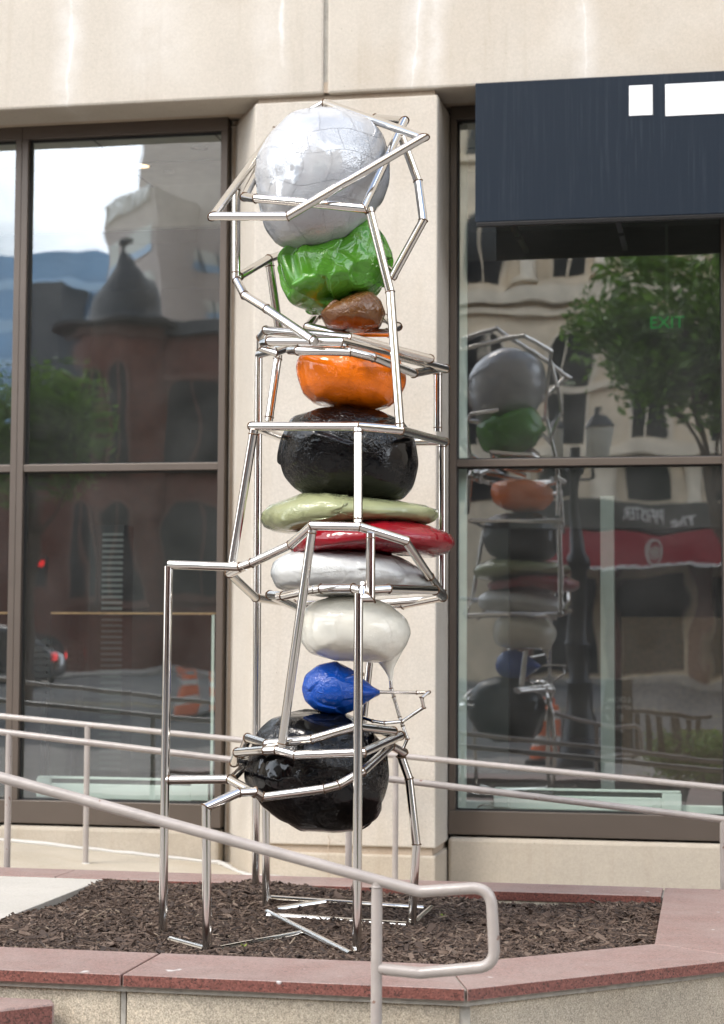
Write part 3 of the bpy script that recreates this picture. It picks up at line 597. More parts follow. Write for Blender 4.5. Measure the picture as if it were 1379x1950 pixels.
# ================================================================ the sculpture
AX = -4.7
scu = empty('stacked_boulder_sculpture', (ony(620, 1760, AX).x, AX, ZM), label='tower of glossy coloured boulders caged in welded stainless steel tubes', cat='sculpture')
RT = np.array([math.cos(PSI), math.sin(PSI), 0]); DN = np.array([-math.sin(PSI), math.cos(PSI), 0]); UP = np.array([0, 0, 1.])
def wavy(seed, n, k0, k1):
    r = np.random.default_rng(seed); d = r.normal(size=(n, 3)); d /= np.linalg.norm(d, axis=1)[:, None]
    K = d*r.uniform(k0, k1, n)[:, None]; ph = r.uniform(0, 6.28, n)
    return lambda P: np.sin(P @ K.T + ph).sum(1)/math.sqrt(n)
def cube_dirs(n):
    g = np.tan(np.linspace(-math.pi/4, math.pi/4, n+1)); V = []; Fq = []
    for ax in range(3):
        for s in (-1, 1):
            a, b = np.meshgrid(g, g, indexing='ij'); P = np.zeros((n+1, n+1, 3)); P[..., ax] = s; P[..., (ax+1) % 3] = a; P[..., (ax+2) % 3] = b*s
            k = len(V)*(n+1)**2; V.append(P.reshape(-1, 3)); i, j = np.meshgrid(range(n), range(n), indexing='ij'); i = i.ravel(); j = j.ravel()
            Fq.append(np.stack([k+i*(n+1)+j, k+(i+1)*(n+1)+j, k+(i+1)*(n+1)+j+1, k+i*(n+1)+j+1], 1))
    V = np.concatenate(V); V /= np.linalg.norm(V, axis=1)[:, None]; return V, np.concatenate(Fq)
CD_V, CD_F = cube_dirs(64)
class Boulder:
    def __init__(s, poly, depth, dy, seed, dent=.006, facet=0, box=2.3, dscale=(6, 14), fk=1.0, ker_n=19):
        s.fk = fk
        c = np.mean(np.array(poly, float), 0); s.C = np.array(ony(c[0], c[1], AX+dy)); s.D = depth; s.box = box
        n = Vector(DN); q = []
        for (x, y) in poly:
            d = ray(x, y); t = n.dot(Vector(s.C)-CP)/n.dot(d); p = np.array(CP+d*t)-s.C; q.append((p @ RT, p @ UP))
        q = np.array(q); th = np.arctan2(q[:, 1], q[:, 0]); r = np.hypot(q[:, 0], q[:, 1]); o = np.argsort(th); th = th[o]; r = r[o]
        T = np.linspace(-math.pi, math.pi, 361)
        # dense polygon -> radius per angle, lightly smoothed
        R_ = np.interp(T, np.concatenate([[th[-1]-2*math.pi], th, [th[0]+2*math.pi]]), np.concatenate([[r[-1]], r, [r[0]]]))
        xs = []
        tt = np.concatenate([th, [th[0]+2*math.pi]]); qq = np.concatenate([q[o], q[o][:1]])
        dense = np.concatenate([np.linspace(qq[i], qq[i+1], 60) for i in range(len(qq)-1)]); dth = np.arctan2(dense[:, 1], dense[:, 0]); dr = np.hypot(dense[:, 0], dense[:, 1]); oo = np.argsort(dth)
        R_ = np.interp(T, dth[oo], dr[oo], period=2*math.pi)
        ker = np.hanning(ker_n); ker /= ker.sum(); R_ = np.convolve(np.concatenate([R_[-26:-1], R_, R_[1:26]]), ker, 'same')[25:-25]
        s.T = T; s.R = R_*1.004; s.mean = R_.mean(); s.lo = wavy(seed, 14, *dscale); s.hi = wavy(seed+50, 24, 18, 40); s.dent = dent; s.facet = facet
        if facet:
            rr = np.random.default_rng(seed+9); s.seeds = rr.normal(size=(facet, 3)); s.seeds /= np.linalg.norm(s.seeds, axis=1)[:, None]; s.off = rr.uniform(-1, 1, facet); s.grad = rr.normal(size=(facet, 3))
    def surf(s, d):
        x = d[:, 0]; y = d[:, 1]; z = d[:, 2]; h = np.hypot(x, z); th = np.arctan2(z, x)
        S = np.interp(th, s.T, s.R); sm = np.clip(h/.55, 0, 1); sm = sm*sm*(3-2*sm); S = s.mean*.9+(S-s.mean*.9)*(.35+.65*sm) if s.R.min()/s.R.max() > .45 else S
        k = (h**s.box+np.abs(y)**s.box)**(-1/s.box)
        P = s.C+(S*h*k)[:, None]*(np.cos(th)[:, None]*RT+np.sin(th)[:, None]*UP)+(s.D*y*k)[:, None]*DN
        e = s.dent*s.lo(P)+s.dent*.22*s.hi(P)
        if s.facet:
            D = 1-d @ s.seeds.T; i = np.argsort(D, 1)[:, :2]; a = np.take_along_axis(D, i, 1); g = a[:, 1]-a[:, 0]
            e1 = s.off[i[:, 0]]*.7+((d-s.seeds[i[:, 0]])*s.grad[i[:, 0]]).sum(1)*4.5; e2 = s.off[i[:, 1]]*.7+((d-s.seeds[i[:, 1]])*s.grad[i[:, 1]]).sum(1)*4.5
            w_ = np.clip(g/.022, 0, 1); w_ = w_*w_*(3-2*w_); e = e+s.dent*s.fk*((e1+e2)/2*(1-w_)+e1*w_)-s.dent*s.fk*.25*np.exp(-g*90)
        n = (P-s.C); n /= np.linalg.norm(n, axis=1)[:, None]
        edge = np.clip(1-np.abs(y)*.0, 0, 1)
        return P+n*e[:, None]
    def normals(s, d):
        e = .012; a = np.cross(d, [0.31, .2, .93]); a /= np.linalg.norm(a, axis=1)[:, None]; b = np.cross(d, a)
        f = lambda q: s.surf(q/np.linalg.norm(q, axis=1)[:, None])
        n = np.cross(f(d+a*e)-f(d-a*e), f(d+b*e)-f(d-b*e)); n /= np.linalg.norm(n, axis=1)[:, None]
        sg_ = np.sign(np.sum(n*(s.surf(d)-s.C), 1)); return n*sg_[:, None]
def mk_boulder(name, poly, depth, mat, seed, dy=0, panels=None, label=None, **kw):
    B = Boulder(poly, depth, dy, seed, **kw); V = B.surf(CD_V)
    core = panels is not None
    if core: V = B.C+(V-B.C)*.984-B.normals(CD_V)*.002
    me = bpy.data.meshes.new(name); me.from_pydata(V.tolist(), [], CD_F.tolist()); me.materials.append(MAT[mat])
    bm = bmesh.new(); bm.from_mesh(me); bmesh.ops.remove_doubles(bm, verts=bm.verts, dist=.0004); bmesh.ops.recalc_face_normals(bm, faces=bm.faces); bm.to_mesh(me); bm.free()
    me.polygons.foreach_set('use_smooth', [True]*len(me.polygons))
    o = link(name, me, scu, label=label)
    if not core: return o
    rows, cols, off = panels; r = np.random.default_rng(seed+3); back = MB(); bn = []; NG = 9
    RW = [-math.pi/2+math.pi*(k+(r.uniform(-.22, .22) if 0 < k < rows else 0))/rows for k in range(rows+1)]
    for i in range(rows):
        p0 = RW[i]; p1 = RW[i+1]
        nc = max(4, int(round(cols*math.cos((p0+p1)/2)+2)))
        sh = r.uniform(0, 1)
        for j in range(nc):
            w0 = r.uniform(-.16, .16)
            l0 = 2*math.pi*(j+sh)/nc; l1 = 2*math.pi*(j+1+sh)/nc
            gapl = .0008/(.36*max(math.cos((p0+p1)/2), .2)); gp = .0008/.36
            L_, P_ = np.meshgrid(np.linspace(l0+gapl, l1-gapl, NG), np.linspace(max(p0+gp, -1.5705), min(p1-gp, 1.5705), NG), indexing='ij')
            L_, P_ = L_+.12*np.sin(P_*3+seed)+.05*np.sin(P_*7+2*seed), P_+(.09*np.sin(L_*2+seed)+.05*np.sin(L_*5+seed*2)+.05*np.sin(L_*1+seed+2))*np.cos(P_)
            d = np.stack([np.cos(P_)*np.cos(L_), np.cos(P_)*np.sin(L_), np.sin(P_)], -1).reshape(-1, 3)
            n = B.normals(d); u = np.linspace(-1, 1, NG); uu, vv = np.meshgrid(u, u, indexing='ij'); edge = (np.maximum(abs(uu), abs(vv)).ravel() > .99)
            pos = B.surf(d)+n*(r.uniform(-.0004, .0012)-edge*.0012)[:, None] if False else B.surf(d)+n*((r.uniform(0, .0008))-edge*.0005)[:, None]
            tl = r.normal(size=3)*.010; n2 = n+tl; n2 /= np.linalg.norm(n2, axis=1)[:, None]
            ii, jj = np.meshgrid(range(NG-1), range(NG-1), indexing='ij'); ii = ii.ravel(); jj = jj.ravel()
            fc = np.stack([ii*NG+jj, (ii+1)*NG+jj, (ii+1)*NG+jj+1, ii*NG+jj+1], 1).tolist()
            view = np.array(CP)-pos.mean(0)
            if n.mean(0) @ view > 0:
                pm = bpy.data.meshes.new('panel'); pm.from_pydata(pos.tolist(), [], fc); pm.materials.append(MAT[mat]); pm.polygons.foreach_set('use_smooth', [True]*len(fc))
                # consistent outward winding
                if Vector(pm.polygons[0].normal).dot(Vector(n[0])) < 0: pm.flip_normals()
                pm.normals_split_custom_set_from_vertices(n2.tolist())
                q = link('panel', pm, o)
            else: back.add(pos.tolist(), fc)
    if back.v:
        bo = back.build('rear_panels', mat, o, smooth=True); bo['kind'] = 'stuff'
    return o
SIL = [(485,335),(492,300),(515,262),(555,225),(610,212),(655,213),(700,228),(728,255),(741,295),(742,345),(730,380),(700,425),(665,462),(620,480),(575,477),(530,465),(505,435),(495,395)]
GRN = [(530,490),(556,468),(600,455),(645,442),(690,430),(714,428),(735,455),(747,490),(745,520),(722,548),(700,572),(665,585),(625,598),(590,595),(555,575),(540,545),(532,515)]
BRN = [(608,600),(630,580),(670,565),(708,558),(726,575),(733,598),(722,622),(690,632),(650,632),(620,622)]
ORG = [(563,690),(575,672),(620,660),(680,658),(740,672),(768,695),(774,730),(762,752),(740,775),(700,783),(650,780),(600,768),(575,745),(565,715)]
BK1 = [(533,875),(538,835),(553,797),(600,782),(660,777),(720,785),(768,806),(790,840),(796,885),(787,925),(765,953),(700,957),(600,950),(560,932),(540,908)]
SAG = [(494,987),(505,968),(540,955),(580,942),(625,942),(700,950),(770,958),(832,969),(834,986),(815,1000),(760,1000),(700,1000),(640,1004),(590,1012),(540,1016),(505,1006)]
RED = [(547,1032),(575,1010),(650,996),(700,990),(770,992),(820,1003),(860,1020),(868,1036),(855,1052),(820,1062),(760,1056),(680,1053),(600,1054),(560,1057)]
WHT = [(512,1092),(520,1070),(560,1050),(620,1045),(700,1049),(760,1060),(800,1083),(824,1105),(822,1122),(780,1132),(700,1136),(620,1136),(560,1130),(525,1120)]
CRM = [(570,1192),(578,1162),(600,1145),(640,1136),(690,1134),(740,1150),(775,1180),(784,1205),(772,1235),(745,1262),(700,1262),(640,1258),(590,1245),(573,1222)]
BLU = [(575,1310),(582,1285),(605,1265),(640,1259),(668,1272),(692,1293),(712,1308),(729,1315),(729,1322),(705,1334),(680,1352),(660,1361),(630,1362),(600,1352),(580,1335)]
BK2 = [(468,1472),(476,1440),(492,1390),(520,1363),(580,1353),(650,1356),(700,1377),(735,1430),(742,1475),(735,1520),(715,1560),(690,1580),(640,1585),(572,1581),(540,1560),(500,1525),(475,1497)]
mk_boulder('silver_boulder', SIL, .39, 'silver_paint', 1, dy=-.04, panels=(9, 13, 0), dent=.005, facet=60, fk=.45, label='largest boulder, glossy silver grey, on top')
mk_boulder('green_boulder', GRN, .33, 'green_paint', 2, dy=.10, dent=.009, facet=70, fk=1.1, label='crumpled glossy green boulder')
mk_boulder('brown_boulder', BRN, .20, 'brown_paint', 3, dent=.004, facet=40, fk=.5, label='small wet looking brown boulder')
mk_boulder('orange_boulder', ORG, .33, 'orange_paint', 4, panels=(5, 9, 0), dent=.005, facet=40, fk=.22, label='glossy orange boulder')
mk_boulder('black_boulder', BK1, .40, 'black_paint', 5, dent=.007, facet=46, fk=.55, label='upper shiny black boulder')
mk_boulder('sage_boulder', SAG, .44, 'sage_paint', 6, panels=(5, 16, 0), dent=.005, facet=60, fk=.8, ker_n=7, label='flat sage green disc shaped boulder')
mk_boulder('red_boulder', RED, .44, 'red_paint', 7, dent=.004, facet=70, fk=.8, ker_n=7, label='flat dark red disc shaped boulder')
mk_boulder('white_boulder', WHT, .42, 'white_boulder_paint', 8, panels=(6, 15, 0), dent=.0035, facet=50, fk=.7, ker_n=9, label='flat white boulder')
cr_ = mk_boulder('cream_boulder', CRM, .33, 'cream_paint', 9, panels=(7, 11, 0), dent=.003, label='cream white boulder with a drawn out drip')
mk_boulder('blue_boulder', BLU, .16, 'blue_paint', 10, dent=.003, facet=40, fk=.6, box=2.0, label='small blue boulder drawn out to a point on the right')
mk_boulder('black_boulder', BK2, .41, 'black_paint', 11, dent=.007, facet=46, fk=.55, label='lower shiny black boulder, the lowest of the stack')
def S3(px, py, dy): return ony(px, py, AX+dy)
MB().tube([S3(738, 1236, 0), S3(738, 1258, 0), S3(741, 1275, 0), S3(744, 1289, 0), S3(744, 1296, 0)], [.095, .062, .028, .014, .012], 16).build('drip', 'cream_paint', cr_, smooth=True)
RTB = .0252
def bead(c, n, r, parent, ang=0):
    """weld seam round a joint: lumpy ring in the plane with normal n"""
    n = n.normalized(); u = n.orthogonal().normalized(); v = n.cross(u); P = []
    for k in range(22):
        a = 2*math.pi*k/22; P.append((u*math.cos(a)+v*math.sin(a)))
    return P
def tube_run(pts, r=RTB, caps=True, tee=(False, False), nm='steel_tube'):
    """straight tubes mitred where they meet; every tube a part, every weld seam a sub-part"""
    P = [Vector(p) for p in pts]; n = 20
    for i in range(len(P)-1):
        a, b = P[i], P[i+1]; t = (b-a).normalized(); u = t.orthogonal().normalized(); v = t.cross(u)
        na = t if i == 0 else ((P[i]-P[i-1]).normalized()+t).normalized(); nb = t if i == len(P)-2 else ((P[i+2]-b).normalized()+t).normalized()
        V = []
        for (c, pn_) in ((a, na), (b, nb)):
            for k in range(n):
                an = 2*math.pi*k/n; q = (u*math.cos(an)+v*math.sin(an))*r; s = -q.dot(pn_)/t.dot(pn_); s = max(-4*r, min(4*r, s)); V.append(c+q+t*s)
        m = MB(); m.add(V, [(k, (k+1) % n, n+(k+1) % n, n+k) for k in range(n)]+[tuple(range(n))[::-1], tuple(range(n, 2*n))])
        o = m.build(nm, 'steel', scu, smooth=True)
        ends = []
        if i > 0: ends.append((0, 0))
        if i == 0 and tee[0]: ends.append((0, r*1.0))
        if i == len(P)-2 and tee[1]: ends.append((1, -r*1.0))
        for (e, sh) in ends:
            ring = [V[e*n+k]+t*sh for k in range(n)]; c = a if e == 0 else b
            ring = [c+t*sh+(q-c-t*sh)*random.uniform(1.0, 1.05)+t*random.uniform(-.0016, .0016) for q in ring]
            MB().tube(ring, [random.uniform(.0026, .0046) for _ in ring], 6, closed=True).build('weld_seam', 'weld', o, smooth=True)
def run(*pts, **kw): tube_run([S3(*p) for p in pts], **kw)
def gz(px, py, z=ZM): return onz(px, py, z)
# top cage
run((548,412,-.62),(806,262,-.36),(619,196,.34),(526,248,.46),(406,412,-.46),(548,412,-.62),(660,346,-.51))
run((560,384,-.46),(692,397,-.52),(770,230,.06),(715,225,.42),(512,282,.44),(466,375,-.28),(488,378,-.42),(570,385,-.465))
run((762,252,-.02),(796,345,.0),(806,420,-.06),(750,523,-.1),(730,508,.12), tee=(True, False))
run((703,397,-.50),(743,556,-.50),(762,816,-.56), tee=(True, True))
run((450,354,-.09),(450,527,-.09), tee=(True, True))
run((452,529,-.09),(512,493,.28),(545,482,.42),(640,470,.46), tee=(True, False))
run((449,530,-.09),(466,562,-.2),(508,588,-.34),(601,651,-.54), tee=(True, True))
run((513,499,.28),(532,632,.32), tee=(True, True))
# rings round brown / orange
run((668,643,-.36),(507,629,-.12),(497,643,.0),(497,662,.05),(525,671,.0),(556,660,.22),(640,652,.5))
run((507,629,-.12),(668,643,-.36),(818,683,.12),(800,690,.4))
run((502,652,-.1),(514,650,-.36),(651,651,-.52),(848,702,.45),(830,700,.62))
run((553,668,-.2),(568,668,-.42),(668,670,-.5),(711,681,-.42),(788,711,-.05),(836,702,.52))
run((640,634,.1),(738,634,.06),(757,622,.2),(733,606,.36),(605,600,.36),(587,622,.16),(668,641,-.1))
run((493,676,1.2),(522,668,.9),(560,655,.6), tee=(False, False))
run((530,676,.34),(512,802,.3), tee=(True, True))
run((834,705,.55),(834,822,.58), tee=(True, True))
# ring round the upper black boulder and its posts
run((600,812,-.53),(482,812,-.46),(565,845,.62),(846,841,.60),(763,819,-.56),(684,812,-.60),(590,812,-.525))
run((484,818,-.46),(440,1084,-.40), tee=(True, True))
run((682,816,-.60),(682,998,-.74), tee=(True, True))
run((842,843,.58),(842,1132,.58), tee=(True, True))
tube_run([S3(493,676,1.2), Vector((gz(487,1703).x, gz(487,1703).y, ZM-.1))])
# loop round red / white boulders
run((322,1075,-.40),(457,1080,-.46),(480,1072,-.50),(553,1038,-.62),(594,1001,-.72),(685,1003,-.76),(773,1030,-.62),(818,1098,-.12),(843,1131,.45))
run((468,1077,-.48),(438,1092,-.34),(487,1138,.16),(560,1150,.75),(700,1150,.8),(845,1139,.55))
run((600,1122,-.54),(540,1135,-.40),(515,1133,-.2),(566,1157,.45))
run((530,1136,-.37),(612,1121,-.56),(673,1120,-.66),(690,1124,-.70),(740,1121,-.58),(828,1124,-.1),(844,1137,.5),(768,1152,.72),(740,1150,.75))
run((706,1016,-.74),(706,1139,-.74),(683,1139,-.78), tee=(True, False))
run((691,1135,-.74),(692,1112,-.70), tee=(False, True))
tube_run([S3(683,1130,-.78), Vector((gz(680,1815).x, gz(680,1815).y, ZM-.1))])
run((595,1006,-.71),(536,1424,-.58), tee=(True, True))
tube_run([S3(321,1078,-.40), Vector((gz(310,1778).x, gz(310,1778).y, ZM-.1))])
# lower cage
run((316,1485,-.40),(437,1484,-.45),(487,1512,-.62), tee=(True, False))
run((440,1486,-.46),(476,1450,.30),(520,1440,.45), tee=(True, False))
b0 = gz(395, 1808)
tube_run([Vector((b0.x, b0.y, ZM-.1)), S3(393,1537,b0.y-AX), S3(455,1509,-.75), S3(485,1507,-.68), S3(501,1518,-.64), S3(618,1502,-.68), S3(645,1495,-.66), S3(690,1470,-.60), S3(744,1420,-.08), S3(768,1433,.12), S3(764,1441,.13), S3(779,1483,.15), S3(793,1608,.16), Vector((gz(782,1765).x, gz(782,1765).y, ZM-.1))])
e0 = gz(508, 1732); tube_run([Vector((e0.x, e0.y, ZM-.1)), S3(506, 1518, e0.y-AX)])
run((540,1446,.3),(446,1452,.0),(452,1433,-.32),(506,1429,-.54),(527,1428,-.58),(562,1438,-.60),(692,1433,-.62),(762,1401,-.08),(700,1392,.5))
run((520,1430,.4),(461,1434,.05),(472,1405,-.15),(508,1417,-.51),(594,1408,-.54),(676,1384,-.52),(748,1392,-.16),(690,1385,.46))
run((704,1262,.36),(692,1376,.34), r=.021)
# thin rods from the drip and from the blue tip
rt_ = .0098
run((744,1292,0),(745,1311,0),(750,1327,.0),(761,1365,.01),(767,1382,.02),(776,1407,.03),(767,1428,.08), r=rt_, nm='thin_rod')
run((724,1318,-.02),(794,1319,-.02),(815,1319,-.03),(803,1329,-.08),(807,1347,-.06),(766,1374,-.01),(733,1377,.02),(710,1373,.05),(690,1366,.1), r=rt_, nm='thin_rod')
run((660,1292,-.2),(690,1284,-.6), r=.013, nm='thin_rod')
# bars lying in the mulch
for (p, q) in (((325,1790),(390,1808)),((419,1808),(581,1777)),((510,1738),(668,1818)),((516,1711),(806,1730)),((510,1744),(775,1762)),((821,1730),(789,1758)),((527,1733),(618,1718))):
    a, b = (gz(*e_, zmulch(*gz(*e_, ZM+.02).xy)+.016) for e_ in (p, q)); tube_run([a, b], r=.021, nm='ground_bar')

# ================================================================ street behind the camera (seen in the glass and on the boulders)
def lettered_tower():
    t = empty('stone_tower', mir(300, 1200, 95), label='tall tan stone tower with rooftop lettering mirrored in the left window', cat='building')
    x0 = mir(250, 300, 95).x; xw = mir(190, 400, 90).x
    MB().box(x0, x0+16, -125, -97, .3, 62).build('wall', 'tower_stone', t)
    A = mir(305, 350, 90); zt = mir(250, 375, 90).z
    wa, wb = mir(305, 350, 90), mir(190, 400, 96.6); zt = (wa.z+wb.z)/2
    w_ = MB().prism([(wa.x, wa.y), (wa.x+1, wa.y-14), (wb.x-1.0, wb.y-8), (wb.x, wb.y)], .3, zt).build('wing', 'tower_stone', t)
    wd = (wb-wa); wd.z = 0; wl = wd.length; wd.normalize(); wn_ = Vector((wd.y, -wd.x, 0)); wn_ = wn_ if wn_.y > 0 else -wn_; wr_ = math.atan2(wd.y, wd.x)
    c = mir(250, 385, 90)
    c = wa.lerp(wb, .5)+wn_*.2; place_text('lettering', 'WINTRUST', 1.75, 'letter_white', (c.x, c.y, zt-.75), t, rot=(math.pi/2, 0, wr_), depth=.12).scale = (wl/9.6, 1, 1)
    for (f0, f1, d0, d1) in ((.06, .52, 2.2, 3.9), (.66, .95, 2.2, 4.2), (.10, .30, 5.2, 6.6)):
        wn2 = None; P0 = wa.lerp(wb, f0)+wn_*.05; P1 = wa.lerp(wb, f1)+wn_*.05
        m = MB().add([(P0.x, P0.y, zt-d1), (P1.x, P1.y, zt-d1), (P1.x, P1.y, zt-d0), (P0.x, P0.y, zt-d0)]+[(P0.x-wn_.x*.2, P0.y-wn_.y*.2, z) for z in (zt-d1, zt-d0)], [(0, 1, 2, 3)]); wn2 = m.build('window', 'pale_blind', t)
        Q0 = P0+wn_*.03; Q1 = P1+wn_*.03; MB().add([(Q0.x, Q0.y, zt-d1), (Q1.x, Q1.y, zt-d1), (Q1.x, Q1.y, zt-d1+.5), (Q0.x, Q0.y, zt-d1+.5)], [(0, 1, 2, 3)]).build('lower_pane', 'blue_band', wn2)
    for (xa, xb, ya, yb) in ((330, 420, 470, 500), (330, 420, 560, 600)):
        p = mir(xa, ya, 95); q = mir(xb, yb, 95); wy = -85.98 if xb < 315 else -96.98
        wn = MB().box(p.x, q.x, wy-.3, wy, q.z, p.z).build('window', 'pale_blind', t); MB().box(p.x, q.x, wy, wy+.06, q.z, q.z+.35*(p.z-q.z)).build('lower_pane', 'blue_band', wn)
        for k in range(1, 4): MB().box(p.x+(q.x-p.x)*k/4-.05, p.x+(q.x-p.x)*k/4+.05, wy+.001, wy+.1, q.z, p.z).build('mullion', 'slate', wn)
lettered_tower()
def blue_building():
    x0 = mir(-330, 480, 180).x; x1 = mir(205, 480, 180).x; zt = mir(100, 481, 180).z
    t = empty('glass_office', (x0, -180, 0), label='distant blue glass office block mirrored in the left window', cat='building')
    MB().box(x0, x1, -210, -180, 0, zt).build('wall', 'blue_glass', t)
    for k in range(10): MB().box(x0-.1, x1+.1, -180.2, -179.9, 3+k*4.1, 4.1+k*4.1).build('band', 'blue_band', t)
    d = MB().box(x1-7.6, x1-3.0, -179.8, -176, 0, mir(70, 545, 178).z).build('annex', 'slate', t)
blue_building()
def arch_poly(x0, x1, z0, z1, n=8):
    r = (x1-x0)/2; c = (x0+x1)/2; return [(x0, z0), (x1, z0)]+[(c+r*math.cos(math.pi*k/n), z1-r+r*math.sin(math.pi*k/n)) for k in range(n+1)]
def plate(poly, y0, y1):    # polygon in XZ given thickness in Y
    n = len(poly); v = [(x, y0, z) for x, z in poly]+[(x, y1, z) for x, z in poly]
    return MB().add(v, [tuple(range(n)), tuple(range(n, 2*n))[::-1]]+[(i, n+i, n+(i+1) % n, (i+1) % n) for i in range(n)])
def arch_window(t, x0, x1, z0, z1, y, trim, glass='dark_glass'):
    w_ = plate(arch_poly(x0-.12, x1+.12, z0, z1+.12), y-.05, y+.12).build('window', trim, t)
    plate(arch_poly(x0, x1, z0+.1, z1), y+.121, y+.14).build('pane', glass, w_)
    MB().box((x0+x1)/2-.04, (x0+x1)/2+.04, y+.141, y+.19, z0+.1, z1-.05).build('mullion', trim, w_); MB().box(x0-.3, x1+.3, y-.05, y+.28, z0-.15, z0).build('sill', trim, w_)
def brick_corner():
    D = 50; Y = -D; xr = mir(470, 800, D).x; c = mir(232, 625, D); xl = mir(150, 640, D).x
    t = empty('brick_corner_building', (c.x, Y, .76), label='red brick corner building with a dark bell shaped turret roof mirrored in the left window', cat='building')
    zt = mir(330, 640, D).z
    MB().box(xl, xr, Y-16, Y, .3, zt).build('wall', 'brick', t)
    MB().box(xl-.2, xr+.2, Y-.1, Y+.35, zt-.05, zt+.45).build('cornice', 'slate', t); MB().box(xl-.1, xr+.1, Y-.05, Y+.2, zt-1.6, zt-1.35).build('string_course', 'brick_trim', t)
    R_ = 1.75; cy = Y-.2
    MB().lathe([(R_, .3), (R_, c.z)], 24, (c.x, cy, 0)).build('turret', 'brick', t, smooth=True)
    zf = mir(232, 447, D).z; h = zf-c.z
    MB().lathe([(2.45, -.12), (2.5, 0), (1.95, .08), (1.55, .2), (1.43, .4), (1.38, .7), (1.29, 1.05), (1.17, 1.4), (1.0, 1.75), (.74, 2.1), (.46, 2.36), (.34, 2.55), (.2, 2.85), (.1, 3.0), (.06, 3.1), (.06, 3.22), (.2, 3.32), (.17, 3.45), (.03, h)], 28, (c.x, cy, c.z)).build('roof', 'slate', t, smooth=True)
    MB().lathe([(R_+.1, 0), (R_+.12, .35)], 24, (c.x, cy, c.z-.5)).build('frieze', 'brick_trim', t, smooth=True)
    for (a, b, y0, y1) in ((318, 425, 715, 890), (318, 425, 960, 1130), (180, 214, 715, 890), (236, 272, 705, 895), (120, 150, 720, 890), (230, 280, 960, 1150), (170, 205, 960, 1150)):
        p = mir(a, y0, D); q = mir(b, y1, D); f = Y if a > 300 else Y+1.62
        if a == 120: f = Y
        arch_window(t, p.x, q.x, q.z, p.z, f, 'brick_trim')
    MB().box(xl-20, xl-.3, Y-14, Y-2, .3, zt-3.2).build('side_wing', 'brick', t)
brick_corner()
def hotel():
    D = 44; Y = -D; x0 = mir(845, 980, D).x; x1 = x0+34
    t = empty('stone_hotel', (x0+10, Y, .76), label='tan stone hotel with red awning and gilt lettering mirrored in the right window', cat='building')
    MB().box(x0, x1, Y-18, Y, .3, 30).build('wall', 'hotel_stone', t)
    def band(ya, yb, out, mat='hotel_trim'):
        a = mir(1120, ya, D).z; b = mir(1120, yb, D).z; MB().box(x0-.15, x1, Y-.05, Y+out, b, a).build('cornice', mat, t)
    band(545, 575, .55); band(585, 598, .3); band(855, 872, .35); band(735, 746, .22)
    pw = (x1-x0)/13
    for k in range(13):
        xa = x0+.5+k*pw; xb = xa+pw*.58
        arch_window(t, xa+.1, xb, mir(1100, 852, D).z, mir(1100, 640, D).z, Y, 'hotel_trim')
        arch_window(t, xa+.2, xb-.1, mir(1100, 545, D).z+.2, mir(1100, 400, D).z, Y, 'hotel_stone')
        for j in range(4): arch_window(t, xa+.3, xb-.2, 17.6+j*3.3, 19.7+j*3.3, Y, 'hotel_stone')
        MB().lathe([(.34, 0), (.36, .1), (.27, .2), (.25, 2.9), (.36, 3.1), (.36, 3.25)], 14, (xb+.62, Y+.2, mir(1100, 535, D).z)).build('column', 'hotel_trim', t, smooth=True)
        MB().lathe([(.30, 0), (.24, .15), (.22, 1.05), (.36, 1.3)], 14, (xb+.62, Y+.22, mir(1100, 955, D).z)).build('column', 'hotel_trim', t, smooth=True)
        MB().box(xa, xb-.1, Y+.01, Y+.06, mir(1100, 945, D).z, mir(1100, 880, D).z).build('window', 'dark_glass', t)
    zs1 = mir(1250, 955, D).z; zs0 = mir(1250, 1008, D).z
    MB().box(x0+2.2, x1, Y+.02, Y+1.3, zs0, zs1).build('sign_band', 'sign_dark', t)
    c = mir(1222, 980, D); place_text('lettering', 'PFISTER', .62, 'letter_white', (c.x, Y+1.33, c.z), t).scale = (.62, 1, 1)
    c = mir(1304, 989, D); place_text('lettering', 'The', .52, 'letter_white', (c.x, Y+1.33, c.z), t, shear=.3)
    # awning with scalloped hem and a pale round emblem
    za_ = zs0-.02; zb_ = mir(1250, 1088, D).z; ya = Y+.1; yb = Y+2.4; m = MB(); n = 90; wid = (x1-x0-2.2)
    V = []; 
    for k in range(n*4+1):
        x = x0+2.2+wid*k/(n*4); V += [(x, ya, za_), (x, yb, za_-.15), (x, yb+.02, zb_+.06*abs(math.sin(k*math.pi/4)))]
    m.add(V, [f for k in range(n*4) for f in ((3*k, 3*k+3, 3*k+4, 3*k+1), (3*k+1, 3*k+4, 3*k+5, 3*k+2))]); aw = m.build('awning', 'awning_red', t)
    m = MB(); V = []
    for k in range(n*4+1):
        x = x0+2.2+wid*k/(n*4); z = zb_+.06*abs(math.sin(k*math.pi/4)); V += [(x, yb+.03, z), (x, yb+.03, z+.07)]
    m.add(V, [(2*k, 2*k+2, 2*k+3, 2*k+1) for k in range(n*4)]); m.build('hem', 'letter_white', aw)
    c = mir(1237, 1047, D-2.4); m = MB(); P = [(c.x+.36*math.cos(a), yb+.04, c.z+.46*math.sin(a)) for a in np.linspace(0, 2*math.pi, 25)[:-1]]; m.tube(P, .035, 6, closed=True)
    for k in range(-3, 4): m.box(c.x+k*.08-.018, c.x+k*.08+.018, yb+.03, yb+.05, c.z-.28+abs(k)*.03, c.z+.28-abs(k)*.03)
    m.build('emblem', 'pale_blind', aw)
    for k in range(11): MB().box(x0+2.6+k*2.9, x0+4.9+k*2.9, Y+.02, Y+.10, .9, zb_-.2).build('shopfront_pane', 'dark_glass', t)
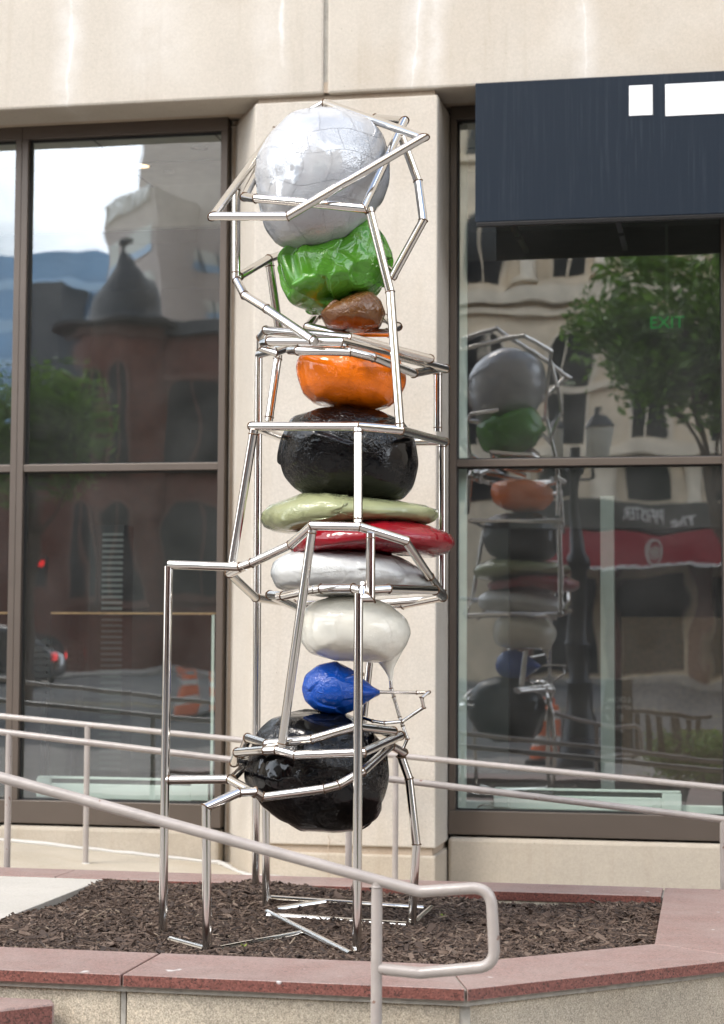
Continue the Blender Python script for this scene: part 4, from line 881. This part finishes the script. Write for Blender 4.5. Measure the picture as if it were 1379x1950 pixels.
    for k in range(11): MB().box(x0+2.2+k*2.9, x0+2.55+k*2.9, Y-.02, Y+.18, .76, zb_+.8).build('pier', 'brick_trim', t)
hotel()
def added_building(x0, x1, y0, y1, h, mat, lab):  # street fronts out of view, added so sideways reflections come out darker
    t = empty('added_building', ((x0+x1)/2, y1, .76), label=lab, cat='building'); MB().box(x0, x1, y0, y1, -.4, h).build('wall', mat, t)
    n = int((x1-x0)/3.2)
    for f in range(int(h/4)):
        for k in range(n): MB().box(x0+.9+k*3.2, x0+2.5+k*3.2, y1-.05, y1+.04, 1.4+f*4, 3.9+f*4).build('window', 'dark_glass', t)
    MB().box(x0-.2, x1+.2, y0, y1+.4, h, h+.5).build('cornice', mat, t)
added_building(-95, -47, -70, -45, 17, 'tower_stone', 'tan stone street front, added to darken reflections and only glimpsed on the boulders, far left of the brick building')
added_building(24, 90, -70, -45, 22, 'brick', 'brick street front, added to darken reflections and only glimpsed on the boulders, right of the stone hotel')
added_building(40, 80, -14, 6, 20, 'tower_stone', 'tan stone street front, added to darken reflections and only glimpsed on the boulders, on the near pavement to the right')
added_building(-90, -52, -14, 6, 20, 'hotel_stone', 'pale stone street front, added to darken reflections and only glimpsed on the boulders, on the near pavement to the left')
# ---- trees
def tree(base, crown, rx, rz_, nleaf, lab, mat='leaf', seed=1, nl=9, leaf=.11):
    r = random.Random(seed); b = Vector(base); c = Vector(crown); t = empty('street_tree', b, label=lab, cat='tree')
    m = MB(); top = Vector((c.x, c.y, c.z-rz_*.35)); m.tube([b, b.lerp(top, .4)+Vector((.06, 0, 0)), b.lerp(top, .8), top, c+Vector((0, 0, rz_*.4))], [.15, .11, .09, .07, .02], 10); tips = []
    for k in range(nl):
        s = b.lerp(top, r.uniform(.62, 1)); a = r.uniform(0, 6.28); e = c+Vector((math.cos(a)*rx*r.uniform(.4, .8), math.sin(a)*rx*r.uniform(.4, .8), r.uniform(-.5, .6)*rz_))
        mid = s.lerp(e, .5)+Vector((0, 0, .2)); m.tube([s, mid, e], [.05, .03, .012], 7); tips += [mid, e, s.lerp(e, .75)]
    m.build('trunk', 'bark', t, smooth=True)
    tips += [c+Vector((r.gauss(0, .5)*rx, r.gauss(0, .5)*rx, r.gauss(0, .45)*rz_)) for _ in range(16)]
    lm = MB(); V = []; Fx = []
    for k in range(nleaf):
        q = r.choice(tips); g = Vector((r.gauss(0, .26)*rx*.75, r.gauss(0, .26)*rx*.75, r.gauss(0, .22)*rz_*.75)); p = q+g
        d = p-c
        if (d.x/rx)**2+(d.y/rx)**2+(d.z/rz_)**2 > 1.25: continue
        u = Vector((r.gauss(0, 1), r.gauss(0, 1), r.gauss(0, .6))).normalized(); v = u.orthogonal().normalized(); sz = leaf*r.uniform(.6, 1.3); i = len(V)
        V += [p-u*sz, p+v*sz*.42, p+u*sz, p-v*sz*.42]; Fx.append((i, i+1, i+2, i+3))
    lm.add(V, Fx).build('crown', mat, t)
c = mir(1265, 640, 22.5); tree((c.x+1.9, -22.5, .03), (c.x+.4, -22.5, c.z-.05), 2.3, 1.75, 12000, 'leafy green street tree mirrored in the upper right window', seed=3)
c = mir(75, 800, 30); tree((c.x-.4, -30, .2), (c.x-.2, -30, c.z-.2), 2.2, 1.9, 7000, 'leafy green street tree mirrored in the left window', 'leaf', 5)
c = mir(-60, 850, 27); tree((c.x-1.4, -27, .2), (c.x-.6, -27, c.z+.1), 2.0, 1.8, 6000, 'green street tree mirrored at the left edge of the windows', 'leaf', 8)
# ---- lamp post
def lamp_post(b):
    t = empty('lamp_post', b, label='black fluted cast iron lamp post mirrored in the right window', cat='lamp post')
    MB().lathe([(a*1.3, b) for a, b in [(.30, 0), (.30, .12), (.24, .2), (.22, .75), (.17, .85), (.16, 1.3), (.18, 1.34), (.14, 1.42), (.125, 1.9), (.15, 1.94), (.12, 2.0), (.115, 3.1), (.17, 3.2), (.17, 3.3), (.10, 3.4), (.085, 4.6), (.13, 4.7), (.13, 4.78), (.07, 4.85), (.06, 5.1)]], 20, b).build('shaft', 'black_metal', t, smooth=True)
    for s in (-1, 1):
        o = Vector((b[0]+s*.34, b[1], b[2])); MB().tube(fillet([(b[0], b[1], b[2]+4.6), (o.x, b[1], b[2]+4.55), (o.x, b[1], b[2]+4.85)], .1), .022, 10).build('arm', 'black_metal', t, smooth=True)
        l_ = MB().lathe([(.06, 4.85), (.13, 4.95), (.17, 5.35), (.15, 5.4)], 12, o).build('lantern', 'pale_blind', t, smooth=True); MB().lathe([(.2, 5.4), (.12, 5.52), (.03, 5.6), (.03, 5.72)], 12, o).build('cap', 'black_metal', l_, smooth=True)
lamp_post(tuple(mir(1103, 1455, 14.7).xy)+(0,))
# ---- traffic barrels
def barrel(p, lab, s=1.0, k=1.0):
    t = empty('traffic_barrel', p, label=lab, cat='traffic barrel', group='orange traffic barrels along the road'); z = p[2]
    MB().lathe([(.36*s, 0), (.36*s, .07), (.28*s, .09)], 20, p).build('rubber_base', 'rubber', t, smooth=True)
    R_ = [(.27, .08), (.265, .28), (.245, .29), (.24, .48), (.225, .49), (.22, .68), (.205, .69), (.20, .86), (.18, .92), (.10, .95)]
    MB().lathe([(a*s*k, b*s) for a, b in R_], 24, p).build('drum', 'orange_plastic', t, smooth=True)
    for (a, b, c) in ((.30, .46, .2445), (.70, .84, .2065)): MB().lathe([(c*s*k+.004, a*s), (c*s*k+.002, b*s)], 24, p).build('reflective_band', 'letter_white', t, smooth=True)
    MB().tube(fillet([(p[0]-.09, p[1], z+.94*s), (p[0]-.09, p[1], z+1.06*s), (p[0]+.09, p[1], z+1.06*s), (p[0]+.09, p[1], z+.94*s)], .03), .018, 8).build('handle', 'orange_plastic', t, smooth=True)
q = mir(1040, 1440, 15.3); barrel((q.x, -15.3, 0), 'orange traffic barrel beside the lamp post, mirrored in the right window')
for px, lab in ((344, 'orange traffic barrel left of the pair mirrored in the left window'), (398, 'orange traffic barrel right of the pair mirrored in the left window')):
    q = mir(px, 1350, 26); barrel((q.x, -26, .15), lab, .98, .62)
# ---- A-frame poster stand on the pavement
def poster(px, D):
    q = mir(px, 1400, D); zt = mir(px, 1292, D).z; x = q.x; t = empty('poster_stand', (x, -D, 0), label='black poster stand with white lettering mirrored in the right window', cat='sign')
    MB().box(x-.24, x+.24, -D-.02, -D+.02, .15, zt).build('frame', 'black_metal', t, bevel=.01); MB().box(x-.2, x+.2, -D+.021, -D+.03, .2, zt-.05).build('poster', 'sign_dark', t)
    for i, s in enumerate(('LOOK', 'FOR A', 'NEW', 'US')): place_text('lettering', s, .15, 'letter_white', (x, -D+.036, zt-.38-i*.16), t, depth=.003)
    for s in (-1, 1): MB().box(x+s*.2-.02, x+s*.2+.02, -D-.25, -D+.25, 0, .03).build('foot', 'black_metal', t); MB().box(x+s*.2-.015, x+s*.2+.015, -D-.015, -D+.015, .03, .15).build('leg', 'black_metal', t)
poster(1176, 15.9)
# ---- slatted bench and shrubs on the pavement
q = mir(1245, 1485, 11.0)
t = empty('slatted_bench', (q.x, -11, 0), label='dark slatted street bench mirrored low in the right window', cat='bench')
for k in range(8): MB().box(q.x-.62+k*.17, q.x-.53+k*.17, -11.28, -11.24, .42, .95).build('back_slat', 'bench_brown', t, bevel=.006)
for k in range(4): MB().box(q.x-.7, q.x+.8, -11.2+k*.12, -11.11+k*.12, .42, .45).build('seat_slat', 'bench_brown', t, bevel=.006)
MB().box(q.x-.72, q.x+.82, -11.3, -11.23, .96, 1.02).build('top_rail', 'bench_brown', t, bevel=.01)
for s in (-.68, .72):
    for y in (-11.26, -10.8): MB().box(q.x+s-.03, q.x+s+.03, y-.03, y+.03, 0, .419).build('leg', 'black_metal', t)
def shrub(px, D, h, lab, mat, seed):
    r = random.Random(seed); q = mir(px, 1450, D); t = empty('shrub', (q.x, -D, 0), label=lab, cat='shrub', group='low shrubs on the pavement'); m = MB(); V = []; Fx = []; st = MB()
    for k in range(10):
        a = r.uniform(0, 6.28); st.tube([(q.x, -D, 0), (q.x+.2*math.cos(a), -D+.2*math.sin(a), h*.6), (q.x+.35*math.cos(a), -D+.35*math.sin(a), h*r.uniform(.7, 1))], [.012, .009, .004], 5)
    for k in range(1500):
        d = Vector((r.gauss(0, .2), r.gauss(0, .2), min(abs(r.gauss(.55, .22)), .95)*h)); p = Vector((q.x, -D, 0))+d; u = Vector((r.gauss(0, 1), r.gauss(0, 1), r.gauss(0, 1))).normalized(); v = u.orthogonal().normalized(); i = len(V)
        V += [p-u*.05, p+v*.02, p+u*.05, p-v*.02]; Fx.append((i, i+1, i+2, i+3))
    st.build('stem', 'bark', t); m.add(V, Fx).build('foliage', mat, t)
shrub(1330, 11.5, .8, 'yellow green shrub mirrored beside the bench', 'leaf_yellow', 1); shrub(1365, 10.8, .8, 'green shrub mirrored at the right edge of the glass', 'leaf', 2); shrub(1285, 11.9, .7, 'small green shrub mirrored behind the bench', 'leaf', 3)
# ---- parked car (mirrored at the left edge)
def car(px, D, z0):
    q = mir(px, 1290, D); xr = q.x; L_ = 4.6; x0 = xr-L_; y0 = -D-.92; y1 = -D+.92
    t = empty('parked_car', (x0+L_/2, -D, z0), label='dark estate car parked across the road, mirrored in the left window', cat='car')
    prof = [(0, .38), (.05, .85), (.25, 1.02), (1.0, 1.10), (1.55, 1.62), (2.2, 1.74), (3.7, 1.72), (4.35, 1.25), (4.58, 1.0), (4.6, .4), (4.4, .28), (.2, .28)]
    P = [(x0+a, z0+b) for a, b in prof]; body = plate(P, y0, y1).build('body', 'car_paint', t, bevel=.09, smooth=True, seg=3)
    for i, (a, b, c, d) in enumerate(((1.25, 2.25, 1.62, 1.62), (2.32, 3.2, 2.32, 3.2), (3.27, 4.05, 3.27, 3.75))):
        m = plate([(x0+a, z0+1.12), (x0+b, z0+1.12), (x0+min(b, d), z0+1.62), (x0+max(c, a), z0+1.62)], y1-.02, y1+.012).build('side_window', 'car_glass', t)
    plate([(x0+4.1, z0+1.3), (x0+4.36, z0+1.28), (x0+3.82, z0+1.66), (x0+3.7, z0+1.66)], y0+.15, y1-.15).build('rear_window', 'car_glass', t)
    for sx in (.9, 3.75):
        for sy in (y0+.1, y1-.1):
            w_ = MB(); ring = [(x0+sx+.30*math.cos(a), sy, z0+.33+.30*math.sin(a)) for a in np.linspace(0, 2*math.pi, 25)[:-1]]; wh = w_.tube(ring, .10, 8, closed=True).build('wheel', 'rubber', t, smooth=True)
            plate([(x0+sx+.21*math.cos(a), z0+.33+.21*math.sin(a)) for a in np.linspace(0, 2*math.pi, 17)[:-1]], sy-.06, sy+.06).build('rim', 'chrome', wh)
    for sy in (y0+.05, y1-.3): MB().box(x0+4.45, x0+4.6, sy, sy+.25, z0+.85, z0+1.05).build('tail_light', 'tail_red', t, bevel=.02)
car(112, 38.5, .5)
# ---- traffic signal, red
q = mir(66, 1079, 60); t = empty('traffic_signal', (q.x, -47, .7), label='traffic signal showing red mirrored in the left window', cat='traffic light')
q = mir(66, 1079, 46)
MB().tube([(q.x-.25, -46, .76), (q.x-.25, -46, q.z+.9)], .06, 10).build('pole', 'black_metal', t, smooth=True); MB().box(q.x-.17, q.x+.17, -46.15, -45.95, q.z-.75, q.z+.25).build('housing', 'black_metal', t, bevel=.02)
MB().tube([(q.x, -45.96, q.z), (q.x, -45.92, q.z)], .11, 16).build('red_lens', 'tail_red', t); MB().tube([(q.x, -45.96, q.z-.28), (q.x, -45.93, q.z-.28)], .11, 16).build('dark_lens', 'rubber', t); MB().tube([(q.x, -45.96, q.z-.55), (q.x, -45.93, q.z-.55)], .11, 16).build('dark_lens', 'rubber', t)
